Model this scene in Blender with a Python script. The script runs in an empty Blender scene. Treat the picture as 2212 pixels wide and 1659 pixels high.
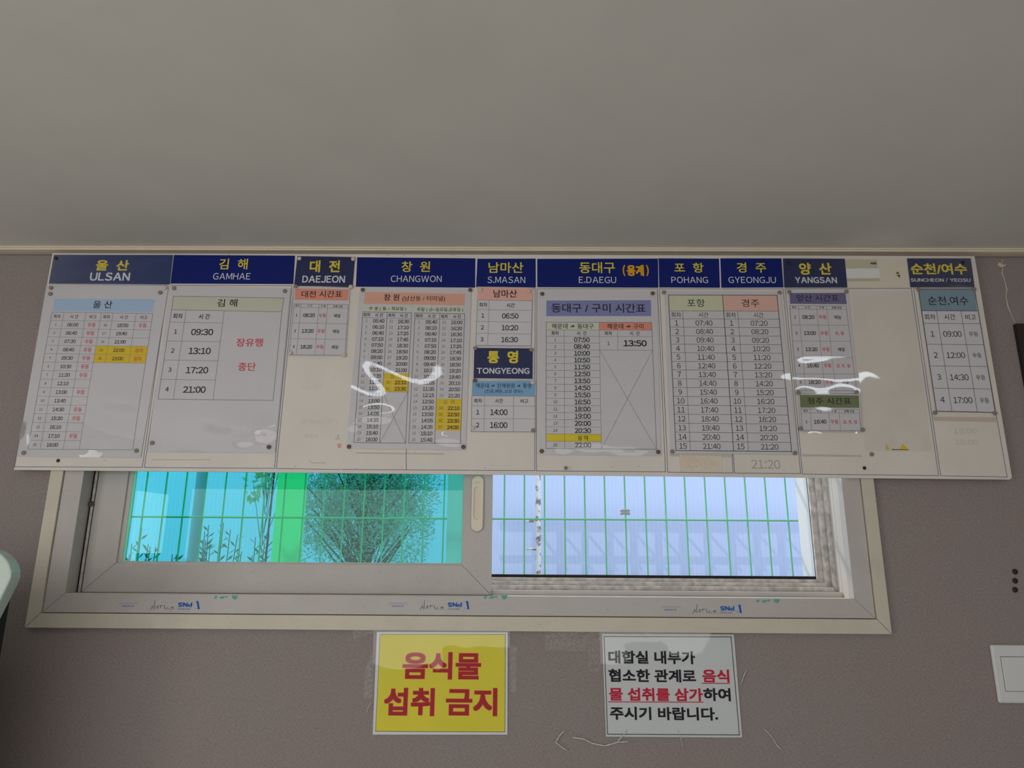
import bpy, bmesh, math, random
from mathutils import Vector, Matrix
SC = bpy.context.scene
COL = SC.collection
# ---------------------------------------------------------------- camera
F_PX, CAM_D, CAM_H = 1540.0, 1.70, 1.50
U = Vector((41, -6050, F_PX)).normalized()              # world up, seen in camera axes (x right, y down, z forward)
R = Vector((152000, 638, -F_PX)); R = (R - U * R.dot(U)).normalized()
N = R.cross(-U)
if N.z < 0: N = -N
cd = bpy.data.cameras.new('camera'); cam = bpy.data.objects.new('camera', cd); COL.objects.link(cam)
cd.sensor_width = 36.0; cd.lens = F_PX / 2212 * 36.0; cd.clip_start = 0.05; cd.clip_end = 200
cam.matrix_world = Matrix(((R.x, -R.y, -R.z, 0), (N.x, -N.y, -N.z, -CAM_D), (U.x, -U.y, -U.z, CAM_H), (0, 0, 0, 1)))
SC.camera = cam
# ---------------------------------------------------------------- light and exposure
SC.view_settings.view_transform = 'Standard'; SC.view_settings.look = 'None'
SC.view_settings.gamma = 1.0; SC.view_settings.exposure = 0.0; SC.view_settings.use_curve_mapping = False
SC.cycles.max_bounces = 8; SC.cycles.diffuse_bounces = 4; SC.cycles.transparent_max_bounces = 24
SC.cycles.caustics_reflective = False; SC.cycles.caustics_refractive = False
w = bpy.data.worlds.new('sky'); SC.world = w; w.use_nodes = True
bg = w.node_tree.nodes['Background']; bg.inputs[0].default_value = (0.74, 0.86, 1.0, 1); bg.inputs[1].default_value = 1.7
def lamp(name, kind, loc, energy, color, aim=None, **kw):
    l = bpy.data.lights.new(name, kind); l.energy = energy; l.color = color
    for k, v in kw.items(): setattr(l, k, v)
    o = bpy.data.objects.new(name, l); COL.objects.link(o); o.location = loc
    if aim is not None: o.rotation_euler = (Vector(aim)).to_track_quat('-Z', 'Y').to_euler()
    return o
lamp('sun', 'SUN', (0, 5, 6), 3.2, (1.0, 0.95, 0.88), (0.42, -0.62, -0.72), angle=0.02)
# daylight through the glazed shop front in the wall behind the camera
lamp('shopfront_daylight', 'AREA', (-0.55, -3.46, 1.50), 23, (1.0, 0.99, 0.98), (0, 1, 0), shape='RECTANGLE', size=3.7, size_y=1.06)
# added fill at the left wall to brighten the room; no door is there
lamp('side_fill', 'AREA', (-2.56, -2.35, 1.15), 20, (1.0, 0.985, 0.96), (1, .25, 0), shape='RECTANGLE', size=1.5, size_y=1.6)

# ---------------------------------------------------------------- helpers
def P(px, py, d=0.0):
    """Point on the plane d metres in front of the wall that the survey pixel (px, py) of the photograph shows."""
    v = Vector((px - 1106, py - 829.5, F_PX)); q = Vector((v.dot(R), v.dot(N), v.dot(U)))
    t = (CAM_D - d) / q.y
    return Vector((0, -CAM_D, CAM_H)) + q * t
CR = {0: (0, 0, 1.0), 1: (20, 520, 3.191), 2: (300, 530, 3.253), 3: (580, 530, 3.252), 4: (740, 540, 3.318), 5: (1000, 530, 3.252),
      6: (1400, 540, 3.317), 7: (1660, 530, 3.191), 8: (1860, 530, 3.131), 11: (0, 980, 3.95), 12: (540, 980, 3.95), 13: (1000, 980, 3.95),
      14: (1500, 980, 3.95), 15: (740, 1340, 5.2), 16: (1160, 1330, 3.95), 17: (1960, 1100, 2.968), 18: (200, 1280, 5.267)}
def C(k, x, y):
    a = CR[k]; return (a[0] + x / a[2], a[1] + y / a[2])
def lin(c): return tuple((x / 255 / 12.92 if x / 255 <= .04045 else ((x / 255 + .055) / 1.055) ** 2.4) for x in c)
K_ILL = 0.42
def alb(c):
    v = [max(.004, x / K_ILL) for x in lin(c)]; k = min(1, .88 / max(v)); return tuple(x * k for x in v)    # photographed colour -> reflectance under the room's light
MATS = {}
def mat(name, color=(.5, .5, .5), rough=.6, spec=.3, metal=0, build=None):
    if name in MATS: return MATS[name]
    m = bpy.data.materials.new(name); m.use_nodes = True; nt = m.node_tree; b = nt.nodes['Principled BSDF']
    b.inputs['Base Color'].default_value = (*color, 1); b.inputs['Roughness'].default_value = rough
    b.inputs['Specular IOR Level'].default_value = spec; b.inputs['Metallic'].default_value = metal
    if build: build(nt, b, color)
    MATS[name] = m; return m
def nd(nt, t, **kw):
    n = nt.nodes.new(t)
    for k, v in kw.items():
        if k in n.inputs: n.inputs[k].default_value = v
        else: setattr(n, k, v)
    return n
def ink(c):
    return mat('ink_%d_%d_%d' % c, alb(c), .6, .1)
def mottled(scale, amount, bump=0.0, stretch=(1, 1, 1), speck=0.0):
    def f(nt, b, color):
        tc = nd(nt, 'ShaderNodeTexCoord'); mp = nd(nt, 'ShaderNodeMapping'); mp.inputs['Scale'].default_value = stretch
        nt.links.new(tc.outputs['Object'], mp.inputs[0])
        n = nd(nt, 'ShaderNodeTexNoise', Scale=scale, Detail=4.0); nt.links.new(mp.outputs[0], n.inputs['Vector'])
        mr = nd(nt, 'ShaderNodeMapRange'); mr.inputs[1].default_value = .25; mr.inputs[2].default_value = .75
        mr.inputs[3].default_value = 1 - amount; mr.inputs[4].default_value = 1 + amount; nt.links.new(n.outputs[0], mr.inputs[0])
        mx = nd(nt, 'ShaderNodeVectorMath', operation='SCALE'); mx.inputs[0].default_value = color; nt.links.new(mr.outputs[0], mx.inputs[3])
        out = mx.outputs[0]
        if speck:
            s = nd(nt, 'ShaderNodeTexNoise', Scale=330.0, Detail=2.0); nt.links.new(tc.outputs['Object'], s.inputs['Vector'])
            r2 = nd(nt, 'ShaderNodeMapRange'); r2.inputs[1].default_value = .69; r2.inputs[2].default_value = .75; r2.inputs[3].default_value = 0; r2.inputs[4].default_value = speck
            nt.links.new(s.outputs[0], r2.inputs[0])
            mm = nd(nt, 'ShaderNodeMix', data_type='RGBA'); nt.links.new(r2.outputs[0], mm.inputs[0]); nt.links.new(out, mm.inputs[6]); mm.inputs[7].default_value = (.05, .045, .04, 1)
            out = mm.outputs[2]
        nt.links.new(out, b.inputs['Base Color'])
        if bump:
            bp = nd(nt, 'ShaderNodeBump', Strength=bump, Distance=.002); nt.links.new(n.outputs[0], bp.inputs['Height']); nt.links.new(bp.outputs[0], b.inputs['Normal'])
    return f
def weave(nt, b, color):
    """woven wall covering: two crossed fine noises (weft and warp)"""
    tc = nd(nt, 'ShaderNodeTexCoord'); outs = []
    for st in ((170, 170, 1000), (800, 800, 240)):
        mp = nd(nt, 'ShaderNodeMapping'); mp.inputs['Scale'].default_value = st; nt.links.new(tc.outputs['Object'], mp.inputs[0])
        n = nd(nt, 'ShaderNodeTexNoise', Scale=1.0, Detail=2.0); nt.links.new(mp.outputs[0], n.inputs['Vector']); outs.append(n.outputs[0])
    ad = nd(nt, 'ShaderNodeMath', operation='ADD'); nt.links.new(outs[0], ad.inputs[0]); nt.links.new(outs[1], ad.inputs[1])
    mr = nd(nt, 'ShaderNodeMapRange'); mr.inputs[1].default_value = .7; mr.inputs[2].default_value = 1.3; mr.inputs[3].default_value = .74; mr.inputs[4].default_value = 1.26
    nt.links.new(ad.outputs[0], mr.inputs[0])
    big = nd(nt, 'ShaderNodeTexNoise', Scale=5.0, Detail=3.0); nt.links.new(tc.outputs['Object'], big.inputs['Vector'])
    m2 = nd(nt, 'ShaderNodeMix', data_type='RGBA'); nt.links.new(big.outputs[0], m2.inputs[0])
    m2.inputs[6].default_value = (color[0] * 1.03, color[1] * .97, color[2] * .97, 1); m2.inputs[7].default_value = (color[0] * .96, color[1] * 1.03, color[2] * 1.01, 1)
    sc = nd(nt, 'ShaderNodeVectorMath', operation='SCALE'); nt.links.new(m2.outputs[2], sc.inputs[0]); nt.links.new(mr.outputs[0], sc.inputs[3])
    nt.links.new(sc.outputs[0], b.inputs['Base Color'])
    bp = nd(nt, 'ShaderNodeBump', Strength=.35, Distance=.001); nt.links.new(ad.outputs[0], bp.inputs['Height']); nt.links.new(bp.outputs[0], b.inputs['Normal'])
def film_mat(name, tint=(1, 1, 1), refl=1.0, rough=.03, bump=0.0, scale=40.0):
    if name in MATS: return MATS[name]
    m = bpy.data.materials.new(name); m.use_nodes = True; nt = m.node_tree; nt.nodes.remove(nt.nodes['Principled BSDF'])
    out = nt.nodes['Material Output']; tr = nd(nt, 'ShaderNodeBsdfTransparent'); tr.inputs[0].default_value = (*tint, 1)
    gl = nd(nt, 'ShaderNodeBsdfGlossy'); gl.inputs['Roughness'].default_value = rough; gl.inputs[0].default_value = (1, 1, 1, 1)
    fr = nd(nt, 'ShaderNodeFresnel', IOR=1.5); mu = nd(nt, 'ShaderNodeMath', operation='MULTIPLY'); mu.inputs[1].default_value = refl
    nt.links.new(fr.outputs[0], mu.inputs[0]); mx = nd(nt, 'ShaderNodeMixShader'); nt.links.new(mu.outputs[0], mx.inputs[0])
    nt.links.new(tr.outputs[0], mx.inputs[1]); nt.links.new(gl.outputs[0], mx.inputs[2]); nt.links.new(mx.outputs[0], out.inputs[0])
    if bump:
        tc = nd(nt, 'ShaderNodeTexCoord'); n = nd(nt, 'ShaderNodeTexNoise', Scale=scale, Detail=3.0); nt.links.new(tc.outputs['Object'], n.inputs['Vector'])
        bp = nd(nt, 'ShaderNodeBump', Strength=bump, Distance=.002); nt.links.new(n.outputs[0], bp.inputs['Height']); nt.links.new(bp.outputs[0], gl.inputs['Normal']); nt.links.new(bp.outputs[0], fr.inputs['Normal'])
    MATS[name] = m; return m

def origin(o): return o.location + (origin(o.parent) if o.parent else Vector((0, 0, 0)))
class MB:
    """collects faces in several materials and links them as one mesh object"""
    def __init__(s): s.v = []; s.f = []; s.mi = []; s.m = []
    def slot(s, m):
        if m not in s.m: s.m.append(m)
        return s.m.index(m)
    def poly(s, pts, m):
        n = len(s.v); s.v += [tuple(p) for p in pts]; s.f.append(tuple(range(n, n + len(pts)))); s.mi.append(s.slot(m))
    def raw(s, vs, fs, m):
        n = len(s.v); s.v += [tuple(p) for p in vs]; k = s.slot(m)
        for f in fs: s.f.append(tuple(i + n for i in f)); s.mi.append(k)
    def slab(s, q, t, m, ms=None):
        """front quad q (TL TR BR BL, facing -Y) given depth t towards the wall"""
        b = [Vector(p) + Vector((0, t, 0)) for p in q]
        n = len(s.v); s.v += [tuple(p) for p in list(q) + b]; k = s.slot(m); ks = s.slot(ms or m)
        L = len(q)
        s.f.append(tuple(n + i for i in range(L))[::-1]); s.mi.append(k)
        s.f.append(tuple(n + L + i for i in range(L))); s.mi.append(ks)
        for i in range(L):
            j = (i + 1) % L; s.f.append((n + i, n + j, n + L + j, n + L + i)); s.mi.append(ks)
    def box(s, a, b, m):
        (x0, y0, z0), (x1, y1, z1) = a, b
        s.slab([(x0, y0, z1), (x1, y0, z1), (x1, y0, z0), (x0, y0, z0)], y1 - y0, m)
    def tube(s, pts, r, m, n=6):
        pts = [Vector(p) for p in pts]; rings = []
        for i, p in enumerate(pts):
            t = (pts[min(i + 1, len(pts) - 1)] - pts[max(i - 1, 0)]).normalized()
            a = t.orthogonal().normalized() if i == 0 else (rings[-1][1] - t * rings[-1][1].dot(t)).normalized()
            bb = t.cross(a); rr = r[i] if isinstance(r, (list, tuple)) else r
            rings.append(([p + (a * math.cos(2 * math.pi * k / n) + bb * math.sin(2 * math.pi * k / n)) * rr for k in range(n)], a))
        vs = [v for q, _ in rings for v in q]; fs = []
        for i in range(len(pts) - 1):
            for k in range(n): fs.append((i * n + k, i * n + (k + 1) % n, (i + 1) * n + (k + 1) % n, (i + 1) * n + k))
        fs.append(tuple(range(n))[::-1]); fs.append(tuple((len(pts) - 1) * n + k for k in range(n)))
        s.raw(vs, fs, m)
    def lathe(s, c, prof, m, n=20):
        """profile of (radius, height towards the camera) revolved about the -Y axis through c"""
        vs = []; fs = []; c = Vector(c)
        for r_, h in prof: vs += [c + Vector((r_ * math.cos(2 * math.pi * k / n), -h, r_ * math.sin(2 * math.pi * k / n))) for k in range(n)]
        for i in range(len(prof) - 1):
            for k in range(n): fs.append((i * n + k, i * n + (k + 1) % n, (i + 1) * n + (k + 1) % n, (i + 1) * n + k))
        fs.append(tuple((len(prof) - 1) * n + k for k in range(n))); s.raw(vs, fs, m)
    def build(s, name, parent=None, smooth=False, bevel=0.0, label=None, cat=None, group=None, kind=None, fix=True):
        me = bpy.data.meshes.new(name)
        c = Vector((0, 0, 0))
        if parent is None:
            for k in range(3): c[k] = (min(v[k] for v in s.v) + max(v[k] for v in s.v)) / 2
        me.from_pydata([tuple(Vector(v) - c) for v in s.v], [], s.f)
        for m in s.m: me.materials.append(m)
        me.polygons.foreach_set('material_index', s.mi)
        if smooth: me.polygons.foreach_set('use_smooth', [True] * len(me.polygons))
        if fix:
            bm = bmesh.new(); bm.from_mesh(me); bmesh.ops.recalc_face_normals(bm, faces=bm.faces); bm.to_mesh(me); bm.free()
        me.update()
        o = bpy.data.objects.new(name, me); COL.objects.link(o); o.location = c
        if parent is not None:
            o.parent = parent; o.location = -origin(parent)
        if bevel:
            b = o.modifiers.new('bevel', 'BEVEL'); b.width = bevel; b.segments = 2; b.limit_method = 'ANGLE'
        return tag(o, label, cat, group, kind)
def tag(o, label=None, cat=None, group=None, kind=None):
    if label: o['label'] = label
    if cat: o['category'] = cat
    if group: o['group'] = group
    if kind: o['kind'] = kind
    return o
def empty(name, loc, label=None, cat=None, group=None, kind=None):
    o = bpy.data.objects.new(name, None); COL.objects.link(o); o.location = loc; o.empty_display_size = .05
    return tag(o, label, cat, group, kind)
# ---- lettering
GLY = {}; RAW = {}
def outline(t):
    if t not in RAW:
        c = bpy.data.curves.new('lettering', 'FONT'); c.body = t; c.resolution_u = 3
        o = bpy.data.objects.new('lettering', c); COL.objects.link(o); bpy.context.view_layer.update()
        me = o.to_mesh(); RAW[t] = ([(p.co.x, p.co.y) for p in me.vertices], [tuple(q.vertices) for q in me.polygons])
        o.to_mesh_clear(); bpy.data.objects.remove(o); bpy.data.curves.remove(c)
    return RAW[t]
def typeset(t):
    """digits and capitals are set one by one from their wide forms, everything else as one line"""
    if not all(ch in '0123456789:.' or 'A' <= ch <= 'Z' or ch in ' /' for ch in t): return outline(t)
    v, f, x = [], [], 0.0
    for ch in t:
        if ch == ' ': x += .3; continue
        gv, gf = outline(chr(ord(ch) + 0xFEE0)); a0, a1 = min(p[0] for p in gv), max(p[0] for p in gv)
        if ch in '0123456789': adv, off = .585, .2925 - .5
        elif ch in ':.': adv, off = .27, .135 - (a0 + a1) / 2
        elif ch == '/': gv = [(a0 + (p[0] - a0) * .4, p[1]) for p in gv]; adv, off = .42, -a0
        else: adv, off = a1 - a0 + .12, .06 - a0
        f += [tuple(k + len(v) for k in q) for q in gf]; v += [(p[0] + off + x, p[1]) for p in gv]; x += adv
    return v, f
def glyph(t, bold):
    if (t, bold) not in GLY:
        V0, F0 = typeset(t); v, f = [(a, b, 0) for a, b in V0], F0
        if bold > .005:                         # a heavier weight: the outline thickened by overlaid shifts
            sh = [(-1, -1), (1, -1), (1, 1), (-1, 1)]
            if bold >= .02: sh += [(0, -1), (1, 0), (0, 1), (-1, 0)]
            if bold >= .04: sh += [(-.5, -1), (.5, -1), (1, .5), (1, -.5), (-.5, 1), (.5, 1), (-1, .5), (-1, -.5), (0, 0)]
            v, f = [], []; bb = bold * .85
            for k, (dx, dy) in enumerate(sh): f += [tuple(i + len(v) for i in q) for q in F0]; v += [(x + bb * dx, y + bb * dy, k * 8e-6) for x, y in V0]
        x0, x1 = min(p[0] for p in v), max(p[0] for p in v); y0, y1 = min(p[1] for p in v), max(p[1] for p in v)
        GLY[(t, bold)] = ([(a - (x0 + x1) / 2, b - (y0 + y1) / 2, e) for a, b, e in v], f, x1 - x0, y1 - y0)
    return GLY[(t, bold)]
class Sheet:
    """a flat printed thing whose face lies d metres in front of the wall; everything printed is part of its mesh"""
    def __init__(s, k, d): s.k = k; s.d = d; s.b = MB()
    def w(s, x, y, lv=0): return P(*C(s.k, x, y), s.d + lv * .00018)
    def paper(s, q, m, t=.0006): s.b.slab([s.w(*p) for p in q], t, m); s.q = [C(s.k, *p) for p in q]
    def area(s, q, c, lv=1): s.b.poly([s.w(*p, lv) for p in q], c if not isinstance(c, tuple) else ink(c))
    def seg(s, a, b, wd, c, lv=2):
        a, b = Vector(a), Vector(b); t = (b - a).normalized(); n = Vector((-t.z, 0, t.x)) * wd / 2; o = Vector((0, -lv * .00018, 0)); e = t * wd / 2
        s.b.poly([a - e + n + o, b + e + n + o, b + e - n + o, a - e - n + o], ink(c))
    def line(s, x0, y0, x1, y1, wd=.8, c=(50, 48, 52), lv=2): s.seg(s.w(x0, y0), s.w(x1, y1), wd * .0011, c, lv)
    def text(s, x, y, t, H, c=(24, 22, 26), W=None, bold=.014, lv=3, rot=0, asp=.92):
        s.textw(s.w(x, y), t, H / CR[s.k][2], c, W / CR[s.k][2] if W else None, bold, lv, rot, asp, C(s.k, x, y))
    def textw(s, p, t, Hpx, c, Wpx=None, bold=.014, lv=3, rot=0, asp=.92, px=None):
        v, f, gw, gh = glyph(t, bold)
        px = px or (1106, 800)
        kz = (P(px[0], px[1] - 2, s.d) - P(px[0], px[1] + 2, s.d)).length / 4; kx = (P(px[0] + 2, px[1], s.d) - P(px[0] - 2, px[1], s.d)).length / 4
        sz = Hpx * kz / gh; sx = Wpx * kx / gw if Wpx else sz * asp
        if rot: sx, sz = -sx, -sz
        o = Vector(p) - Vector((0, lv * .00018, 0))
        s.b.raw([(o.x + a * sx, o.y - e, o.z + b * sz) for a, b, e in v], f, ink(c))
    def table(s, q, us, vs, wd=.7, c=(70, 66, 70), outer=1.2):
        return Table(s, [s.w(*p) for p in q], us, vs, wd, c, outer)
class Table:
    def __init__(t, s, q, us, vs, wd, c, outer):
        t.s, t.q, t.us, t.vs, t.wd, t.c = s, q, us, vs, wd, c
        if outer:
            for a, b in ((0, 1), (1, 2), (2, 3), (3, 0)): s.seg(q[a], q[b], outer * .0011, c)
    def at(t, u, v):
        q = t.q; return (q[0] * (1 - u) + q[1] * u) * (1 - v) + (q[3] * (1 - u) + q[2] * u) * v
    def h(t, j, i0=0, i1=-1): t.s.seg(t.at(t.us[i0], t.vs[j]), t.at(t.us[i1], t.vs[j]), t.wd * .0011, t.c)
    def vl(t, i, j0=0, j1=-1, wd=None): t.s.seg(t.at(t.us[i], t.vs[j0]), t.at(t.us[i], t.vs[j1]), (wd or t.wd) * .0011, t.c)
    def fill(t, i0, j0, i1, j1, c):
        t.s.b.poly([t.at(t.us[a], t.vs[b]) - Vector((0, .00018, 0)) for a, b in ((i0, j0), (i1, j0), (i1, j1), (i0, j1))], ink(c))
    def put(t, i, j, txt, H, c=(24, 22, 26), bold=.014, span=1, W=None):
        p = t.at((t.us[i] + t.us[i + span]) / 2, (t.vs[j] + t.vs[j + 1]) / 2)
        z = CR[t.s.k][2]; t.s.textw(p, txt, H / z, c, W / z if W else None, bold)
    def cross(t, i0, j0, i1, j1):
        for a, b in (((i0, j0), (i1, j1)), ((i1, j0), (i0, j1))): t.s.seg(t.at(t.us[a[0]], t.vs[a[1]]), t.at(t.us[b[0]], t.vs[b[1]]), t.wd * .0011, t.c)
def film(parent, q, d, seed, amp=.0006, foot=.0012, name='laminate_film', m=None, nx=26, nz=34, wl=(.05, .14), lifts=()):
    """a clear plastic sheet over quad q (survey pixels), gently buckled and lifting towards its lower edge"""
    rnd = random.Random(seed); A, B, Cc, D = [P(*p, d) for p in q]
    ws = [(rnd.uniform(-1, 1) / rnd.uniform(*wl) * 3, rnd.uniform(.6, 1) / rnd.uniform(*wl) * 6.28, rnd.uniform(0, 6.28), rnd.uniform(.5, 1)) for _ in range(4)]
    vs = []; fs = []
    for j in range(nz + 1):
        for i in range(nx + 1):
            u, v = i / nx, j / nz; p = (A * (1 - u) + B * u) * (1 - v) + (D * (1 - u) + Cc * u) * v
            e = min(1, 6 * min(u, 1 - u, v * 1.5, (1 - v) * 1.5))
            h = sum(a * math.sin(kx * p.x + kz * p.z + ph) for kx, kz, ph, a in ws) / 2 * amp * (.4 + .6 * e)
            h += foot * max(0, v - .8) ** 2 * 25 * (.5 + .5 * math.sin(ws[0][2] + u * 9)) * min(1, 8 * min(u, 1 - u))
            for (lu, lv_, ru, rv, lh) in lifts: h += lh * math.exp(-((u - lu) / ru) ** 2 - ((v - lv_) / rv) ** 2)
            vs.append(p - Vector((0, max(h + amp, 0), 0)))
    for j in range(nz):
        for i in range(nx): a = j * (nx + 1) + i; fs.append((a, a + 1, a + nx + 2, a + nx + 1))
    b = MB(); b.raw(vs, fs, m or film_mat('clear laminate')); return b.build(name, parent, smooth=True, fix=False)

# ---------------------------------------------------------------- materials
M_wall = mat('woven grey wall covering', alb((105, 97, 95)), .85, .15, build=weave)
M_ceil = mat('plain grey ceiling paper', alb((158, 156, 150)), .85, .15, build=mottled(6, .03))
M_floor = mat('pale grey floor', (.66, .65, .64), .6, .3, build=mottled(8, .1))
M_sided = mat('grey side wall', (.26, .25, .24), .8, .2, build=mottled(6, .05))  # unseen right wall toned dark so the ceiling dims on that side
M_side = mat('pale side wall', (.62, .61, .60), .8, .2, build=mottled(6, .05))
M_cornice = mat('cream cornice', alb((185, 174, 156)), .5, .3, build=mottled(20, .04))
M_board = mat('aged white board', alb((158, 153, 146)), .45, .35, build=mottled(9, .05))
M_paper = mat('white paper', alb((150, 148, 151)), .6, .2, build=mottled(12, .015))
M_pvc = mat('white window plastic', alb((135, 131, 127)), .4, .35, build=mottled(14, .04, speck=.55))
M_pvcy = mat('cream casing plastic', alb((146, 141, 129)), .4, .35, build=mottled(14, .05, speck=.5))
M_dirty = mat('dirty white rail', alb((136, 131, 127)), .6, .3, build=mottled(60, .35, speck=.9))
M_black = mat('black rubber', (.012, .011, .011), .6, .3)
M_white = mat('white plastic', (.8, .8, .79), .35, .4)
M_navy = mat('navy print', alb((8, 20, 76)), .4, .2)
M_navyp = mat('faded navy print', alb((18, 25, 60)), .4, .2, build=mottled(25, .08))
M_navyu = mat('blue grey print', alb((17, 34, 74)), .4, .2, build=mottled(18, .12))
YEL, WHT, RED, BLK, HIL = (226, 206, 62), (205, 205, 212), (152, 50, 60), (24, 22, 26), (208, 178, 22)

# ---------------------------------------------------------------- the room
zt = P(1106, 534, .02).z                       # ceiling height
# window rectangle (world) from the survey: casing outer and inner edge, frame lip
cz0 = (P(53, 1356, .016).z + P(1927, 1370, .016).z) / 2; cx0 = P(53, 1356, .016).x; cx1 = P(1927, 1370, .016).x
fz0 = (P(90, 1323, .012).z + P(1893, 1338, .012).z) / 2; fx0 = P(90, 1323, .012).x; fx1 = P(1893, 1338, .012).x
lz0 = (P(140.5, 1279.5, .012).z + P(1845.6, 1294.7, .012).z) / 2; lx0 = P(140.5, 1279.5, .012).x; lx1 = P(1845.6, 1294.7, .012).x
cz1 = zt - .10; fz1 = cz1 - .045; lz1 = fz1 - .05
XW0, XW1, YB = -2.6, 2.4, -3.5
b = MB()
for a in ((XW0, 0, fx0, zt), (fx1, 0, XW1, zt), (fx0, 0, fx1, fz0), (fx0, fz1, fx1, zt)):
    b.box((a[0], 0, a[1]), (a[2], .14, a[3]), M_wall)
b.build('wall_front', kind='structure', label='grey woven wall around the sliding window')
b = MB(); b.box((XW0, YB, zt), (XW1, .14, zt + .05), M_ceil); b.build('ceiling', kind='structure', label='plain grey ceiling')
b = MB(); b.box((XW0, YB, -.05), (XW1, .14, 0), M_floor); b.build('floor', kind='structure', label='grey floor')
b = MB(); b.box((XW0 - .05, YB, 0), (XW0, .14, zt), M_side); b.build('wall_left', kind='structure', label='pale left wall')
b = MB(); b.box((XW1, YB, 0), (XW1 + .05, .14, zt), M_sided); b.build('wall_right', kind='structure', label='right wall toned dark to dim that side')
b = MB(); b.box((XW0, YB - .05, 0), (XW1, YB, zt), M_side); b.build('wall_back', kind='structure', label='pale back wall behind the viewer')
# cornice: cream quarter with a groove, then a narrow grey strip below
def zs(y, d): return P(1106, y, d).z
b = MB()
za, zb, zc = zs(533.5, .020), zs(537.2, .020), zs(541.5, .020)
b.box((XW0, -.020, zb + .0006), (XW1, 0, zt), M_cornice); b.box((XW0, -.017, zb - .0006), (XW1, 0, zb + .0006), M_cornice); b.box((XW0, -.020, zc), (XW1, 0, zb - .0006), M_cornice)
b.build('trim_1', kind='structure', label='cream moulding between ceiling and wall')
b = MB(); b.box((XW0, -.007, zs(551.5, .007)), (XW1, 0, zc), mat('grey strip', alb((112, 104, 96)), .6, .2)); b.build('trim_2', kind='structure', label='narrow grey strip under the cream moulding')

# ---------------------------------------------------------------- window
def ring(b, o, i, y0, y1, m, gap=.0004):
    """mitred rectangular frame: outer (x0, z0, x1, z1), inner the same, from y0 to y1"""
    ox0, oz0, ox1, oz1 = o; ix0, iz0, ix1, iz1 = i; g = gap
    T = y1 - y0
    b.slab([(ox0 + g, y0, oz1), (ox1 - g, y0, oz1), (ix1 - g, y0, iz1), (ix0 + g, y0, iz1)], T, m)
    b.slab([(ix0 + g, y0, iz0), (ix1 - g, y0, iz0), (ox1 - g, y0, oz0), (ox0 + g, y0, oz0)], T, m)
    b.slab([(ox0, y0, oz1 - g), (ix0, y0, iz1 - g), (ix0, y0, iz0 + g), (ox0, y0, oz0 + g)], T, m)
    b.slab([(ix1, y0, iz1 - g), (ox1, y0, oz1 - g), (ox1, y0, oz0 + g), (ix1, y0, iz0 + g)], T, m)
win = empty('window_1', ((cx0 + cx1) / 2, 0, cz0), 'white sliding window with a tinted pane under the board', kind='structure')
b = MB(); ring(b, (cx0, cz0, cx1, cz1), (fx0 - .0005, fz0 - .0005, fx1 + .0005, fz1 + .0005), -.016, 0, M_pvcy, .0006); b.build('casing', win, bevel=.0008, label='cream casing strips')
b = MB(); ring(b, (fx0 + .001, fz0 + .001, fx1 - .001, fz1 - .001), (lx0, lz0, lx1, lz1), -.011, .012, M_pvc, .0003); b.build('frame', win, bevel=.0008)
b = MB(); ring(b, (fx0 + .001, fz0 + .001, fx1 - .001, fz1 - .001), (lx0, lz0, lx1, lz1), .012, .14, M_pvc, 0); b.build('frame_channel', win)
def zw(x, y, Y): return P(x, y, -Y).z
def xw(k, x, y, Y): return P(*C(k, x, y), -Y).x
lay = [(.045, .064, xw(14, 1213, 700, .045), zw(1450, 1277, .045), lx0 + .002, M_pvc),
       (.070, .084, xw(14, 1152, 700, .070), zw(1450, 1266.5, .070), lx0 + .006, M_dirty),
       (.088, .100, xw(14, 1085, 700, .088), zw(1450, 1257.5, .088), lx0 + .012, M_dirty),
       (.103, .112, xw(14, 1016, 700, .103), zw(1450, 1249.5, .103), lx0 + .018, M_dirty)]
for (y0, y1, xr, zb_, xl, m) in lay:
    b = MB(); ring(b, (lx0 - .0001, lz0 - .0001, lx1 + .0001, lz1 + .0001), (xl, zb_, xr, lz1 - .02), y0, y1, m, 0); b.build('rail', win, bevel=.001)
b = MB(); ring(b, (lx0 - .001, lz0, lx1 + .001, lz1), (lx0 + .021, zw(1450, 1243, .113), xw(14, 1004, 700, .113), lz1 - .03), .113, .117, M_black, 0); b.build('gasket', win, label='black rubber gasket')
# sash
sy = .032
sx0 = P(175, 1281, -sy).x; sx1 = P(1061, 1281, -sy).x; sz0 = lz0 + .0006; sz1 = lz1 - .004
gx0 = P(250.6, 1216, -sy).x; gx1 = P(997.5, 1216, -sy).x; gz0 = (P(250, 1217, -sy).z + P(997, 1219, -sy).z) / 2; gz1 = sz1 - .06
b = MB(); ring(b, (sx0, sz0, sx1, sz1), (gx0, gz0, gx1, gz1), sy, sy + .014, M_pvc, .0003); sash = b.build('sash', win, bevel=.0008)
b = MB(); ring(b, (gx0 - .001, gz0 - .001, gx1 + .001, gz1 + .001), (gx0 + .011, gz0 + .004, gx1 - .0012, gz1 - .006), sy + .005, sy + .0135, M_pvc, .0002); b.build('glazing_bead', sash)
M_glass = film_mat('green tinted glass', (.37, .87, .80), .7, .01)
b = MB(); b.box((gx0 + .003, sy + .009, gz0 + .001), (gx1 - .0005, sy + .013, gz1), M_glass); b.build('pane', sash, label='green tinted glass pane')
b = MB(); e0 = P(292, 1025, -sy).x
b.box((gx0 + .011, sy + .0062, gz0 + .004), (gx0 + .0175, sy + .0088, gz1 - .006), mat('bright green seal', (.25, .95, .60), .4, .3)); b.build('edge_glow', sash, label='green strip painted as edge glow along the pane')  # coloured strip standing in for the glow of the glass edge
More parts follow.
